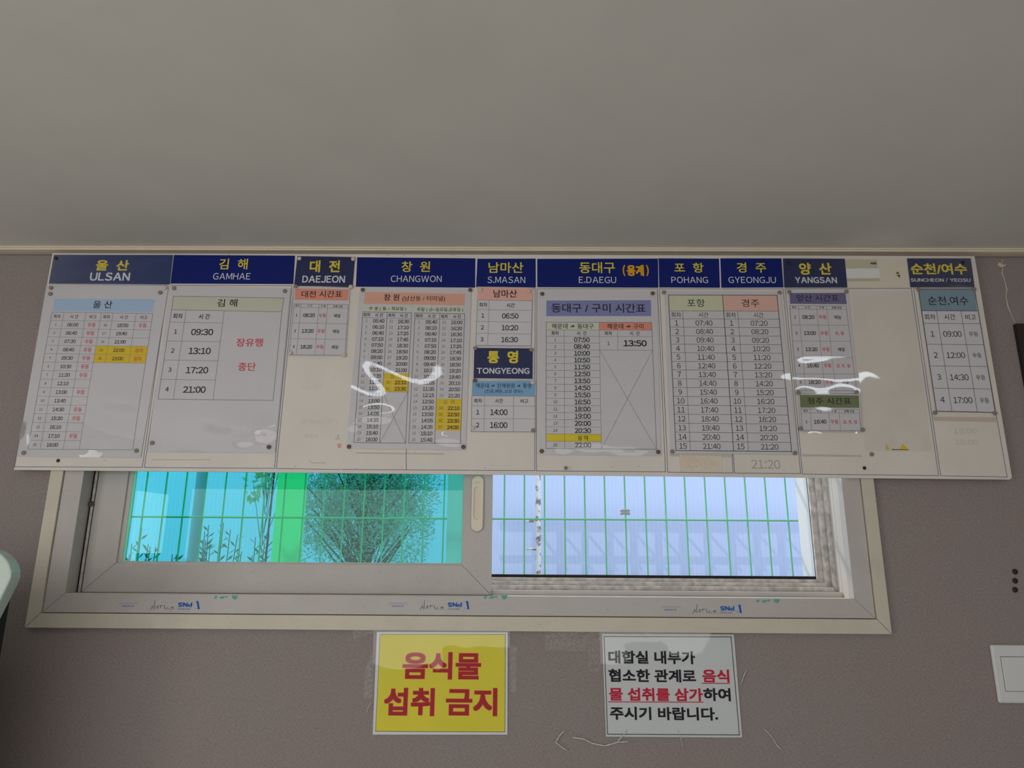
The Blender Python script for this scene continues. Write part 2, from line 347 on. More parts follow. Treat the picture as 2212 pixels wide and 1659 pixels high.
def capsule(cx, cz, hw, hz, n=14):
    pts = []
    for k in range(n + 1): a = math.pi * k / n; pts.append((cx + hw * math.cos(a), cz + hz - hw + hw * math.sin(a)))
    for k in range(n + 1): a = math.pi + math.pi * k / n; pts.append((cx + hw * math.cos(a), cz - hz + hw + hw * math.sin(a)))
    return pts
def ploop(b, pts, y, t, m): b.slab([(x, y, z) for x, z in pts][::-1], t, m)
def ringloop(b, outer, inner, y0, y1, m):
    n = len(outer); L = len(b.v)
    vs = [(x, y0, z) for x, z in outer] + [(x, y0, z) for x, z in inner] + [(x, y1, z) for x, z in outer] + [(x, y1, z) for x, z in inner]
    fs = []
    for i in range(n):
        j = (i + 1) % n
        fs += [(i, j, n + j, n + i), (2 * n + i, 2 * n + j, j, i), (n + i, n + j, 3 * n + j, 3 * n + i)]
    b.raw(vs, fs, m)
hc = P(1031.3, 1087.5, -sy); hw = (P(1046, 1087, -sy).x - P(1017, 1087, -sy).x) / 2; hz = (P(1031, 1025.5, -sy).z - P(1031, 1149.5, -sy).z) / 2
hr = P(1031.3, 1087, -sy); rw = hw * .52; rz = (P(1031, 1052, -sy).z - P(1031, 1123, -sy).z) / 2
M_beige = mat('ivory handle plastic', alb((186, 178, 160)), .4, .4)
b = MB(); ringloop(b, capsule(hc.x, hc.z, hw, hz), capsule(hc.x, hc.z, hw * .86, hz - hw * .14), sy - .003, sy, mat('grey handle rim', alb((120, 117, 122)), .4, .4))
hd = b.build('handle', sash, label='ivory pill shaped pull')
b = MB(); ringloop(b, capsule(hc.x, hc.z, hw * .86, hz - hw * .14), capsule(hr.x, hr.z, rw, rz), sy - .006, sy - .0005, M_beige); b.build('handle_plate', hd, bevel=.001)
b = MB(); ploop(b, capsule(hr.x, hr.z, rw, rz), sy - .0025, .002, mat('beige recess', alb((160, 152, 138)), .5, .3)); b.build('finger_recess', hd)
s = Sheet(0, -(sy - .0062)); s.text(1031, 1042, 'Open', 5, (150, 142, 126), 13, .0); s.b.build('handle_mark', hd)
def glowgreen(n, c):
    m = mat(n, c, .4, .4); nt = m.node_tree; t = nd(nt, 'ShaderNodeBsdfTranslucent'); t.inputs[0].default_value = (*c, 1); mx = nd(nt, 'ShaderNodeMixShader'); mx.inputs[0].default_value = .6
    nt.links.new(nt.nodes['Principled BSDF'].outputs[0], mx.inputs[1]); nt.links.new(t.outputs[0], mx.inputs[2]); nt.links.new(mx.outputs[0], nt.nodes['Material Output'].inputs[0]); return m
# outer stile seen through the pane, the fly screen in the open half
b = MB(); b.box((P(967, 1100, -.062).x, .054, lz0), (P(1004, 1100, -.062).x, .062, lz1 - .02), glowgreen('brightened white plastic', (.85, .88, .86))); b.build('outer_stile', win, label='pale stile of the outer pane')  # made translucent so the stile's unlit front looks brighter
b = MB(); b.box((xw(14, 1004, 700, .120), .118, zw(1450, 1243, .120)), (xw(14, 1004, 700, .120) + .03, .20, lz1), M_white); b.build('outer_reveal', win, label='white outer reveal')
def scr():
    m = bpy.data.materials.new('fly screen'); m.use_nodes = True; nt = m.node_tree; bs = nt.nodes['Principled BSDF']
    bs.inputs['Base Color'].default_value = (.55, .56, .6, 1); bs.inputs['Roughness'].default_value = .7
    tr = nd(nt, 'ShaderNodeBsdfTransparent'); mx = nd(nt, 'ShaderNodeMixShader'); mx.inputs[0].default_value = .80
    nt.links.new(bs.outputs[0], mx.inputs[1]); nt.links.new(tr.outputs[0], mx.inputs[2]); nt.links.new(mx.outputs[0], nt.nodes['Material Output'].inputs[0]); return m
b = MB(); b.poly([(sx1 - .05, .1175, lz1), (lx1, .1175, lz1), (lx1, .1175, lz0), (sx1 - .05, .1175, lz0)], scr()); b.build('fly_screen', win, label='fine grey insect mesh')
# roller latch in the left channel
b = MB(); b.box((lx0, .0305, lz0), (sx0 - .0004, .0345, lz1), M_black); b.build('gap_shade', win, label='black strip for the shade in the gap beside the sash')  # black strip standing in for the shade inside the open gap
b = MB(); b.box((sx0 - .0062, .0285, lz0), (sx0 - .0004, .0303, lz1), M_dirty); b.build('stop_bead', win)
lc = P(197, 1088, -.0285); b = MB(); b.lathe((lc.x, .0283, lc.z), [(.0068, -.002), (.0068, .003), (.0055, .0045), (.002, .0045)], mat('brown metal', (.10, .075, .06), .4, .4), 24); b.build('roller', win, smooth=False, label='brown roller latch')
# printing on the lower frame (upside down)
s = Sheet(0, .0112); BL, GR = (24, 66, 132), (72, 122, 108)
for x0, y0 in ((400, 1306.2), (982.5, 1306.2), (1571, 1314.2)):
    s.text(x0, y0, 'PNS', 9.5, BL, 30, .05, rot=1)
    s.text(x0 - 2, y0 + 9.3, 'SAEGYEIN', 3.2, (70, 92, 130), 27, .01, rot=1)
    s.area([(x0 + 24, y0 - 8), (x0 + 28.5, y0 - 8), (x0 + 31.5, y0 + 10), (x0 + 27.5, y0 + 10)], BL)
    s.area([(x0 + 13, y0 - 6.5), (x0 + 24, y0 - 8), (x0 + 24.2, y0 - 6.2), (x0 + 14, y0 - 4.8)], (110, 130, 160))
    s.area([(x0 + 18, y0 + 6), (x0 + 27, y0 + 8), (x0 + 27.5, y0 + 10), (x0 + 20, y0 + 8)], (90, 120, 165))
    s.text(x0 - 123, y0 + 3.2, '⚠ CAUTION', 3.8, (60, 90, 140), 25, .03, rot=1)
    for k in (0, 1): s.text(x0 - 122, y0 - 4.2 + 2.7 * k, 'PLEASE CHECK THE PROFILE BEFORE USE', 1.7, (110, 128, 155), 42, 0, rot=1)
    for pl in (((-79, 11), (-74, 2), (-72, 8)), ((-70, 9), (-69, -9)), ((-66, 8), (-62, 2), (-62, 8)), ((-58, 2), (-50, 2)), ((-56, 2), (-56, 7)), ((-47, 1), (-47, 7), (-44, 9)), ((-42, 10), (-40, 5)), ((-38, 9), (-36, 10)), ((-33, 6), (-28, 5), (-32, 10)), ((-27, 5), (-26, 10))):
        for a_, b_ in zip(pl, pl[1:]): s.line(x0 + a_[0] * .95, y0 + a_[1], x0 + b_[0] * .95, y0 + b_[1], .9, (60, 64, 70))
    def blob(cx, cy, rx, ry, n=10, sk=0, t0=0, t1=6.283):
        s.area([(cx + rx * math.cos(t0 + (t1 - t0) * k / n) + sk * math.sin(t0 + (t1 - t0) * k / n), cy + ry * math.sin(t0 + (t1 - t0) * k / n)) for k in range(n + (t1 < 6))][::-1], GR)
    blob(x0 + 66, y0 - 16, 3.2, 3.6, sk=-1.5); blob(x0 + 80, y0 - 15.5, 5.5, 3, sk=-2); blob(x0 + 89, y0 - 17, 3, 2); blob(x0 + 107, y0 - 20, 6.5, 9, 12, 0, 0, 3.1416)
s.b.build('frame_print', win, fix=False, label='upside down blue and green printing')

# ---------------------------------------------------------------- the board
DB = .024                                       # front of the board ahead of the wall
def bw(x, y, d=DB): return P(x, y, d)
b = MB(); q = [(113.5, 547), (2105, 553.5), (2108, 570), (2186, 1031), (2182, 1036), (30, 1015)]
b.slab([P(*p, DB) for p in q], .0055, M_board)
s = Sheet(0, DB); s.b = b
NV = (52, 54, 92)
def rule(x0, y0, x1, y1, wd=1.1): s.line(x0, y0, x1, y1, wd, NV, 1)
cells = [((102, 615.5), (363, 616), (307.5, 1009.3), (31.5, 1008.5), (1, 1, 1, 1)), ((369.5, 616.3), (631, 617.4), (593, 1011.8), (312, 1009.8), (1, 1, 1, 1)), ((635, 617.5), (762, 618.5), (735, 1014.2), (597, 1012), (1, 0, 1, 1)),
         ((766, 619), (1026, 621), (1015, 1016), (738, 1014), (1, 0, 1, 0)), ((1030, 622), (1156, 623), (1155, 1016.6), (1018, 1016), (1, 1, 1, 0)), ((1160, 624), (1420.5, 624), (1437.5, 1019.4), (1158.5, 1017), (1, 1, 1, 1)), ((1424.5, 624), (1556, 624.2), (1583.5, 1021.6), (1442.5, 1020), (1, 0, 1, 1)),
         ((1560, 624.2), (1691.5, 624), (1729.5, 1023), (1587.3, 1022), (1, 1, 1, 0)), ((1696, 624), (1968.5, 623), (2027.5, 1027.5), (1733.5, 1024), (1, 1, 1, 1)), ((1973.5, 623), (2104, 622.5), (2175.5, 1030.5), (2032, 1027.8), (1, 1, 1, 1))]
for c_ in cells:
    for i in range(4):
        if c_[4][i]: rule(*c_[i], *c_[(i + 1) % 4])
rule(877.6, 966, 877.6, 1015); rule(1583.2, 976, 1587, 1022); rule(1581, 976, 1583.5, 1021)
# leftover marks on the bare board
s.text(1654, 1003, '21:20', 19, (122, 117, 114), 62, .004, lv=1)
s.text(672, 836, '15:30', 8, (151, 147, 140), 46, .0, lv=1); s.text(690, 912, '8:00(주)', 13, (149, 145, 138), 80, 0, lv=1); s.text(672, 943, '40(', 13, (149, 145, 138), 34, 0, lv=1)
s.text(2085, 931, '15:00', 11, (142, 138, 131), 50, 0, lv=1); s.text(2088, 955, '18:00', 11, (142, 138, 131), 50, 0, lv=1)
s.text(733, 962.5, '일', 9, (176, 60, 60), 8, .01, lv=1); s.text(730, 942, '1', 5, (60, 58, 58), 5, 0, lv=1); s.line(724, 948, 734, 948, .8, (70, 66, 66), 1)
for x0, y0, x1, y1 in ((674, 1000, 704, 1000), (668, 994, 674, 1000), (330, 993, 455, 993), (1170, 981, 1400, 984)): s.line(x0, y0, x1, y1, .9, (112, 106, 98), 1)
s.area([(1732, 981), (1860, 983), (1862, 987), (1733, 986)], (140, 134, 124)); s.area([(2016, 900), (2155, 902), (2156, 912), (2017, 909)], (142, 133, 118))
s.area([(1446, 980), (1582, 982), (1583, 988), (1448, 986)], (140, 136, 130)); s.area([(768, 977), (960, 979), (960, 982), (768, 980)], (140, 134, 124))
rn = random.Random(4)
for _ in range(70):                              # specks and nicks
    x, y = rn.uniform(60, 2150), rn.choice([rn.uniform(1004, 1020), rn.uniform(800, 1015), rn.uniform(549, 553)]); r_ = rn.uniform(.5, 1.3)
    if 60 < x < 2150: s.area([(x - r_, y), (x, y - r_ * .7), (x + r_ * 1.6, y), (x, y + r_ * .7)], (86, 80, 74), 1)
board = b.build('timetable_board', label='long white board with navy destination headings hung above the window', cat='board')
def header(k, q, kor, eng, m=M_navy):
    s = Sheet(k, DB + .0006); s.b.slab([s.w(*p) for p in q], .0008, m)
    s.text(*kor[:3], kor[3], YEL, kor[4], kor[5] if len(kor) > 5 else .012); s.text(*eng[:3], eng[3], WHT, eng[4], eng[5] if len(eng) > 5 else .004)
    return s
def hpart(s): return s.b.build('heading_panel', board, fix=False)
hpart(header(2, [(247, 67), (1097, 72), (1085, 272), (222, 268)], (665, 132, '김  해', 75, 200), (653, 218, 'GAMHAE', 45, 262)))
hpart(header(4, [(105, 52), (952, 60), (950, 268), (95, 262)], (525, 120, '창  원', 76, 205), (528, 207, 'CHANGWON', 46, 364)))
hpart(header(5, [(102, 94), (511, 93), (512, 296), (92, 292)], (302, 157, '남마산', 75, 245), (305, 243, 'S.MASAN', 45, 265)))
hs = header(5, [(522, 95), (1370, 93), (1373, 297), (522, 293)], (943, 157, '동대구', 78, 250), (945, 243, 'E.DAEGU', 45, 262))
hs.text(1211, 177, '용계', 78, (240, 176, 24), 120, .05); hs.text(1131, 177, '(', 78, (240, 176, 24), 18, .03); hs.text(1296, 177, ')', 78, (240, 176, 24), 18, .03); hpart(hs)
hpart(header(6, [(75, 60), (508, 62), (515, 270), (80, 268)], (292, 127, '포  항', 70, 210), (297, 215, 'POHANG', 45, 262)))
hpart(header(6, [(518, 60), (955, 60), (970, 268), (525, 270)], (740, 127, '경  주', 72, 210), (745, 215, 'GYEONGJU', 45, 340)))
DP = .0262                                      # front of a sheet pinned on the board
def done(s, name, label, cat, seed=None, grow=6, amp=.0006, foot=.003, group=None, lifts=()):
    o = s.b.build(name, fix=False, label=label, cat=cat, group=group)
    if seed is not None:
        q = s.q; g = grow; film(o, [(q[0][0] - g, q[0][1] - g), (q[1][0] + g, q[1][1] - g), (q[2][0] + g, q[2][1] + g), (q[3][0] - g, q[3][1] + g)], s.d + .0012, seed, amp, foot, lifts=lifts, **(dict(nx=50, nz=90) if lifts else {}))
    return o
HG = 'pasted navy heading sheets on the board'
def hsheet(k, q, kor, eng, m, label, seed, d=DP):
    s = Sheet(k, d); s.paper(q, m); s.text(*kor[:3], kor[3], YEL, kor[4], .03); s.text(*eng[:3], eng[3], WHT, eng[4], .028)
    return s, done(s, 'heading_sheet', label, 'sign', seed, 1, .0002, .0006, HG)
hsheet(1, [(308, 97), (1128, 98), (1105, 300), (272, 295)], (712, 170, '울  산', 72, 228), (695, 248, 'ULSAN', 56, 275), M_navyu, 'pasted navy heading sheet reading ULSAN at the left end of the board', 11)
hsheet(3, [(203, 75), (607, 82), (590, 295), (180, 280)], (396, 148, '대  전', 85, 212), (388, 238, 'DAEJEON', 50, 300), M_navyp, 'pasted navy heading sheet reading DAEJEON held by four pins', 12)
hsheet(7, [(100, 90), (525, 92), (543, 290), (110, 290)], (322, 162, '양  산', 82, 222), (327, 240, 'YANGSAN', 42, 288), M_navyp, 'pasted navy heading sheet reading YANGSAN', 13)
hsheet(8, [(312, 88), (742, 88), (768, 283), (336, 283)], (525, 160, '순천/여수', 75, 380), (537, 235, 'SUNCHEON / YEOSU', 28, 405), M_navyp, 'pasted navy heading sheet reading SUNCHEON / YEOSU at the right end of the board', 14)
s = Sheet(5, DP + .0008); s.paper([(72, 712), (497, 717), (494, 945), (68, 940)], M_paper); s.area([(80, 720), (491, 724), (489, 938), (75, 933)], M_navyp)
s.text(280, 785, '통  영', 88, YEL, 215, .04, 4); s.text(282, 882, 'TONGYEONG', 42, WHT, 370, .03, 4); done(s, 'heading_sheet', 'navy heading sheet reading TONGYEONG with a white border, in mid board', 'sign', 15, 1, .0002, .0005, HG)
# blank cover paper with tape beside the YANGSAN heading
s = Sheet(7, DB + .0012); s.paper([(528, 98), (950, 100), (976, 291), (545, 290)], mat('beige paper', alb((156, 150, 138)), .6, .2, build=mottled(14, .03)))
s.area([(528, 98), (750, 98), (752, 158), (533, 160)], (140, 136, 118)); s.area([(540, 228), (766, 226), (768, 247), (542, 250)], (138, 132, 112)); s.area([(533, 160), (765, 158), (768, 226), (540, 228)], (162, 160, 158))
s.area([(700, 118), (742, 116), (745, 132), (705, 130)], (66, 66, 84), 2); s.area([(876, 200), (888, 180), (905, 195), (908, 212), (900, 226), (892, 212)], (62, 60, 56), 2); s.area([(880, 196), (905, 196), (905, 203), (878, 204)], (180, 160, 60), 3)
done(s, 'cover_paper', 'blank beige cover paper with tape between the YANGSAN and SUNCHEON headings', 'paper')
TG = 'timetables pinned on the board'
# --- Ulsan
s = Sheet(1, DP); s.paper([(258, 303), (1098, 308), (905, 1495), (52, 1485)], M_paper)
s.area([(313, 398), (1005, 405), (985, 492), (300, 485)], (122, 142, 164)); s.text(645, 440, '울 산', 50, BLK, 132, .012)
t = s.table([(295, 493), (990, 502), (850, 1442), (128, 1437)], [0, .118, .338, .49, .607, .835, 1], [j / 16 for j in range(17)], .7, (100, 96, 108), 1)
for j in range(1, 16): t.h(j, 0, 3)
for j in range(1, 7): t.h(j, 3, 6)
for i in (1, 2, 3): t.vl(i)
for i in (4, 5): t.vl(i, 0, 6)
t.fill(3, 4, 6, 6, HIL)
for i, x in enumerate(('회차', '시 간', '비고', '회차', '시 간', '비고')): t.put(i, 0, x, 27, bold=.006)
for j, x in enumerate('06:00 06:40 07:30 08:40 09:30 10:30 11:20 12:10 13:00 13:40 14:30 15:20 16:10 17:10 18:00'.split()):
    t.put(0, j + 1, str(j + 1), 17, bold=.004); t.put(1, j + 1, x, 25, bold=.014)
    if j not in (7, 9, 12, 14): t.put(2, j + 1, '우등', 30, RED, .012)
for j, x in enumerate('18:50 19:40 21:00 22:00 23:00'.split()):
    t.put(3, j + 1, str(j + 16), 17, bold=.004); t.put(4, j + 1, x, 25, bold=.014)
    if j in (0, 3, 4): t.put(5, j + 1, '우등' if j == 0 else '심야', 30, RED, .012)
done(s, 'timetable', 'laminated timetable with a pale blue title band and yellow cells, leftmost on the board', 'timetable', 21, 1, .0005, .0010, TG, ((.60, .955, .09, .03, .0028), (.06, .86, .05, .06, .0035)))
# --- Gimhae
s = Sheet(2, DP); s.paper([(218, 286), (1066, 303), (955, 1458), (58, 1450)], M_paper)
s.area([(243, 357), (1020, 370), (1005, 467), (230, 453)], (146, 146, 132)); s.text(622, 405, '김 해', 54, BLK, 140, .012)
s.line(243, 357, 1020, 370); s.line(243, 357, 230, 453); s.line(1020, 370, 1005, 467)
V = [0] + [.142 + .8575 * j / 4 for j in range(5)]; V[-1] = 1
t = s.table([(230, 453), (1005, 467), (943, 1090), (135, 1080)], [0, .132, .478, 1], V, .8, (92, 88, 96), 1.1)
for j in range(1, 5): t.h(j, 0, 2)
t.vl(1); t.vl(2)
t.put(0, 0, '회차', 38); t.put(1, 0, '시 간', 38)
for j, x in enumerate('09:30 13:10 17:20 21:00'.split()): t.put(0, j + 1, str(j + 1), 32, bold=.012); t.put(1, j + 1, x, 46, bold=.018, W=158)
s.text(778, 683, '장유행', 58, RED, 185, .012); s.text(760, 853, '중단', 58, RED, 122, .012)
done(s, 'timetable', 'laminated four row timetable with a grey title band and two red words', 'timetable', 22, 1, .0006, .0010, TG, ((.90, .86, .07, .045, .0052), (.75, .93, .08, .03, .002)))
# --- Daejeon, Yangsan, Cheongju share one layout
def small(k, band, bc, title, ty, tw, q, us, vs, rows, paper, label, seed, d=DP, amp=.0005):
    s = Sheet(k, d); s.paper(paper, M_paper); s.area(band, bc); s.text(*ty, title, 46, (30, 24, 30), tw, .008)
    t = s.table(q, us, vs, .7, (96, 92, 98), .9)
    for j in range(1, len(vs) - 1): t.h(j)
    for i in range(1, len(us) - 1): t.vl(i)
    for i, x in enumerate(('회차', '시 간', '구 분', '운행 요일')): t.put(i, 0, x, 17, bold=.01)
    for j, (x, dd) in enumerate(rows):
        t.put(0, j + 1, str(j + 1), 20, bold=.014); t.put(1, j + 1, x, 27, bold=.02); t.put(2, j + 1, '우등', 28, RED, .012); t.put(3, j + 1, dd, 26, BLK if dd == '매일' else RED, .012)
    return done(s, 'timetable', label, 'timetable', seed, 5, amp, .001, TG)
small(3, [(187, 303), (565, 310), (560, 387), (183, 382)], (206, 136, 116), '대전 시간표', (375, 343), 285, [(180, 410), (560, 418), (537, 772), (145, 768)], [0, .13, .46, .62, 1], [0, .07, .38, .69, 1],
      [('08:20', '매일'), ('13:20', '매일'), ('18:20', '매일')], [(178, 297), (572, 300), (544, 776), (140, 772)], 'small timetable with a salmon title band under the DAEJEON heading', 23)
small(7, [(145, 328), (530, 328), (540, 405), (150, 403)], (78, 74, 104), '양산 시간표', (338, 363), 290, [(147, 415), (535, 418), (607, 1003), (195, 1000)], [0, .15, .47, .65, 1], [0, .042, .234, .426, .617, .808, 1],
      [('08:20', '매일'), ('13:00', '토, 일'), ('13:20', '매일'), ('16:40', '금, 토, 일'), ('18:20', '매일')], [(138, 312), (545, 313), (622, 1022), (190, 1020)], 'laminated timetable with a violet title band under the YANGSAN heading', 24, amp=.0008)
small(7, [(215, 1030), (622, 1035), (627, 1120), (220, 1118)], (82, 90, 64), '청주 시간표', (418, 1073), 300, [(223, 1127), (625, 1130), (637, 1278), (235, 1275)], [0, .155, .47, .65, 1], [0, .19, 1],
      [('16:40', '금, 토, 일')], [(207, 1024), (628, 1026), (645, 1282), (224, 1280)], 'small one row timetable with an olive title band, below the violet one', 25, DP + .003, .0007)
# --- Changwon
s = Sheet(3, DP); s.paper([(645, 300), (1425, 306), (1385, 1438), (545, 1425)], M_paper)
s.area([(677, 327), (1380, 340), (1378, 422), (670, 410)], (208, 156, 136)); s.text(865, 366, '창 원', 46, BLK, 108, .014); s.text(1090, 376, '(남산동 / 터미널)', 42, BLK, 300, .008)
s.area([(667, 430), (1008, 432), (1005, 470), (663, 466)], (150, 154, 140)); s.text(837, 447, '주 중 ( 월 ~ 목요일 )', 30, BLK, 260, .006)
s.area([(1032, 430), (1378, 437), (1378, 475), (1030, 470)], (150, 154, 140)); s.text(1205, 453, '주말 ( 금~일요일,공휴일 )', 30, BLK, 325, .006)
US = [0, .175, .5, .69, 1]; VS = [0] + [.0465 + .9535 * j / 20 for j in range(21)]; GY = (150, 145, 148)
def big(q, L, Rr, k0, night, x_from):
    t = s.table(q, US, VS, .7, (84, 80, 86), 1.2); t.h(1)
    t.vl(2, 0, -1, 1.1)
    for i in (0, 2): t.put(i, 0, '회차', 27); t.put(i + 1, 0, '시 간', 27)
    n = len(Rr); t.fill(2, n + 1, 4, n + 2 + len(night), HIL)
    for j, x in enumerate(L): t.put(0, j + 1, str(j + 1), 20, (84, 80, 84), .002); t.put(1, j + 1, x, 26, bold=.016)
    for j, x in enumerate(Rr): t.put(2, j + 1, str(j + 21), 20, (84, 80, 84), .002); t.put(3, j + 1, x, 26, bold=.016)
    t.put(2, n + 1, '심  야', 32, (100, 84, 30), .004, 2)
    for j, x in enumerate(night): t.put(2, n + 2 + j, str(21 + n + j), 20, (84, 74, 30), .002); t.put(3, n + 2 + j, x, 26, bold=.02)
    t.c = GY
    t.vl(1); t.vl(3, 0, n + 2 + len(night))
    for j in range(2, 21):
        t.h(j, 0, 2)
        if j < n + 2 + len(night): t.h(j, 2, 4)
    t.c = (84, 80, 86)
    if x_from: t.cross(2, x_from, 4, 21); t.h(x_from, 2, 4)
big([(663, 467), (1005, 475), (963, 1390), (600, 1385)], '05:40 06:10 06:40 07:10 07:50 08:20 09:00 09:40 10:10 10:35 11:05 11:35 12:15 13:00 13:50 14:05 14:35 15:10 15:40 16:00'.split(),
    '16:30 17:10 17:25 17:45 18:30 18:50 19:20 20:00 21:00'.split(), 21, ['22:10', '23:30'], 13)
big([(1030, 475), (1378, 482), (1348, 1392), (985, 1388)], '05:40 06:10 06:40 07:10 07:50 08:20 09:00 09:40 10:10 10:35 11:05 11:35 12:15 12:50 13:20 13:50 14:05 14:35 15:10 15:40'.split(),
    '16:00 16:20 16:30 17:10 17:25 17:45 18:30 18:50 19:20 19:40 20:10 20:50 21:20'.split(), 21, ['22:10', '22:50', '23:30', '24:00'], 0)
done(s, 'timetable', 'large laminated double timetable of forty rows under the CHANGWON heading', 'timetable', 26, 1, .0009, .0015, TG, ((.22, .80, .16, .04, .0028), (.05, .86, .04, .03, .003), (.85, .93, .09, .03, .0024)))
# --- South Masan
s = Sheet(5, DP); s.paper([(103, 290), (491, 296), (479, 708), (89, 704)], M_paper); s.area([(105, 292), (490, 298), (487, 390), (103, 384)], (204, 158, 146)); s.text(297, 340, '남마산', 54, BLK, 165, .01)
t = s.table([(103, 384), (487, 390), (478, 706), (90, 702)], [0, .215, 1], [0, .215, .478, .74, 1], .7, (96, 92, 98), .9)
for j in (1, 2, 3): t.h(j)
t.vl(1); t.put(0, 0, '회차', 32, bold=.01); t.put(1, 0, '시간', 32)
for j, x in enumerate(('06:50', '10:20', '16:30')): t.put(0, j + 1, str(j + 1), 30, bold=.012); t.put(1, j + 1, x, 38, bold=.014, W=118)
done(s, 'timetable', 'three row timetable with a pink title band under the S.MASAN heading', 'timetable', None, group=TG)
# --- Tongyeong
s = Sheet(5, DP); s.paper([(66, 951), (510, 949), (509, 1312), (54, 1310)], M_paper); s.area([(67, 953), (508, 951), (507, 1060), (63, 1057)], (92, 122, 148))
s.text(285, 986, '해운대 ⇒ 진해용원 ⇒ 통영', 34, BLK, 388, .004); s.text(285, 1027, '(진동,배둔,고성 경유)', 30, BLK, 265, .004)
t = s.table([(63, 1057), (507, 1060), (507, 1310), (57, 1308)], [0, .2, .66, 1], [0, .28, .64, 1], .7, (96, 92, 98), 1)
t.h(1); t.h(2); t.vl(1); t.vl(2); t.put(0, 0, '회차', 30, bold=.01); t.put(1, 0, '시간', 30, bold=.01); t.put(2, 0, '비고', 30, bold=.01)
for j, x in enumerate(('14:00', '16:00')): t.put(0, j + 1, str(j + 1), 32, bold=.012); t.put(1, j + 1, x, 40, bold=.014, W=120)
done(s, 'timetable', 'two row timetable with a steel blue title band below the TONGYEONG heading', 'timetable', None, group=TG)
# --- East Daegu
s = Sheet(5, DP); s.paper([(532, 318), (1362, 320), (1392, 1478), (528, 1470)], M_paper)
s.area([(587, 388), (1320, 385), (1323, 497), (585, 497)], (94, 97, 132)); s.text(952, 441, '동대구 / 구미 시간표', 64, (26, 24, 38), 660, .014)
V = [0, .064, .116]; V += [.116 + .884 * j / 16 for j in range(1, 17)]; V[-1] = 1
t = s.table([(585, 540), (1325, 542), (1360, 1433), (583, 1427)], [0, .17, .502, .674, 1], V, .7, (88, 84, 90), 1.1)
t.fill(0, 0, 2, 1, (150, 154, 138)); t.fill(2, 0, 4, 1, (182, 118, 102)); t.fill(0, 16, 2, 17, (205, 184, 30))
for j in range(1, 18): t.h(j, 0, 2)
for j in (1, 2, 4): t.h(j, 2, 4)
t.vl(1, 1); t.vl(2); t.vl(3, 1, 4); t.cross(2, 4, 4, 18)
t.put(0, 0, '해운대 ⇒ 동대구', 38, bold=.008, span=2, W=298); t.put(2, 0, '해운대 ⇒ 구미', 38, bold=.008, span=2, W=258)
for i in (0, 2): t.put(i, 1, '회차', 29); t.put(i + 1, 1, '시  간', 29)
for j, x in enumerate('07:50 08:40 10:00 10:50 11:50 12:50 13:50 14:50 15:50 16:50 18:00 19:00 20:00 20:30'.split()): t.put(0, j + 2, str(j + 1), 20, bold=.002); t.put(1, j + 2, x, 34, bold=.022, W=112)
t.put(1, 16, '심 야', 34, bold=.01); t.put(0, 17, '15', 20, bold=.002); t.put(1, 17, '22:00', 34, bold=.022, W=112)
c_ = t.at(.587, (V[2] + V[4]) / 2); s.textw(c_, '1', 26 / 3.252, BLK, None, .002); c_ = t.at(.837, (V[2] + V[4]) / 2); s.textw(c_, '13:50', 44 / 3.252, BLK, 164 / 3.252, .026)
done(s, 'timetable', 'large timetable with slate blue title band and crossed half under the E.DAEGU heading', 'timetable', 27, 1, .0005, .0010, TG, ((.20, .955, .06, .022, .0026), (.42, .93, .10, .03, .0022), (.74, .95, .11, .03, .0040)))
# --- Pohang / Gyeongju
s = Sheet(6, DP); s.paper([(122, 298), (950, 300), (1070, 1465), (163, 1455)], M_paper)
t = s.table([(145, 323), (923, 325), (1028, 1445), (200, 1437)], [0, .125, .499, .627, 1], [0, .107, .16] + [.16 + .84 * j / 15 for j in range(1, 16)], .8, (60, 56, 62), 1.5)
t.fill(0, 0, 2, 1, (150, 152, 130)); t.fill(2, 0, 4, 1, (190, 152, 140))
for j in range(1, 17): t.h(j)
t.vl(1, 1); t.vl(2, 0, -1, 1.5); t.vl(3, 1)
t.put(0, 0, '포항', 58, bold=.0, span=2, W=130); t.put(2, 0, '경주', 58, bold=.0, span=2, W=130)
for i in (0, 2): t.put(i, 1, '회차', 38, bold=0); t.put(i + 1, 1, '시간', 38, bold=0)
for j in range(15):
    for i, mn in ((0, '40'), (2, '20')): t.put(i, j + 2, str(j + 1), 38, bold=-.004); t.put(i + 1, j + 2, '%02d:%s' % (j + 7, mn), 38, bold=-.004, W=122)
done(s, 'timetable', 'fifteen row timetable with an olive and pink title row under the POHANG and GYEONGJU headings', 'timetable', 28, 2, .0005, .001, TG)
# --- Suncheon
s = Sheet(8, DP); s.paper([(388, 297), (768, 297), (909, 1132), (509, 1124)], M_paper); s.area([(388, 298), (767, 298), (785, 447), (412, 445)], (92, 108, 118)); s.text(588, 376, '순천,여수', 62, (24, 24, 30), 272, .0)
t = s.table([(388, 298), (767, 298), (908, 1130), (510, 1122)], [0, .262, .695, 1], [0, .179, .288, .461, .637, .817, 1], .9, (66, 62, 66), 1.6)
for j in range(1, 6): t.h(j)
t.vl(1, 1); t.vl(2, 1)
for i, x in enumerate(('회차', '시간', '비고')): t.put(i, 1, x, 40, bold=0)
for j, x in enumerate('09:00 12:00 14:30 17:00'.split()): t.put(0, j + 2, str(j + 1), 38, bold=-.002); t.put(1, j + 2, x, 40, bold=-.002, W=124); t.put(2, j + 2, '우등', 32, bold=0)
done(s, 'timetable', 'four row timetable with a teal title band under the SUNCHEON / YEOSU heading', 'timetable', None, group=TG)
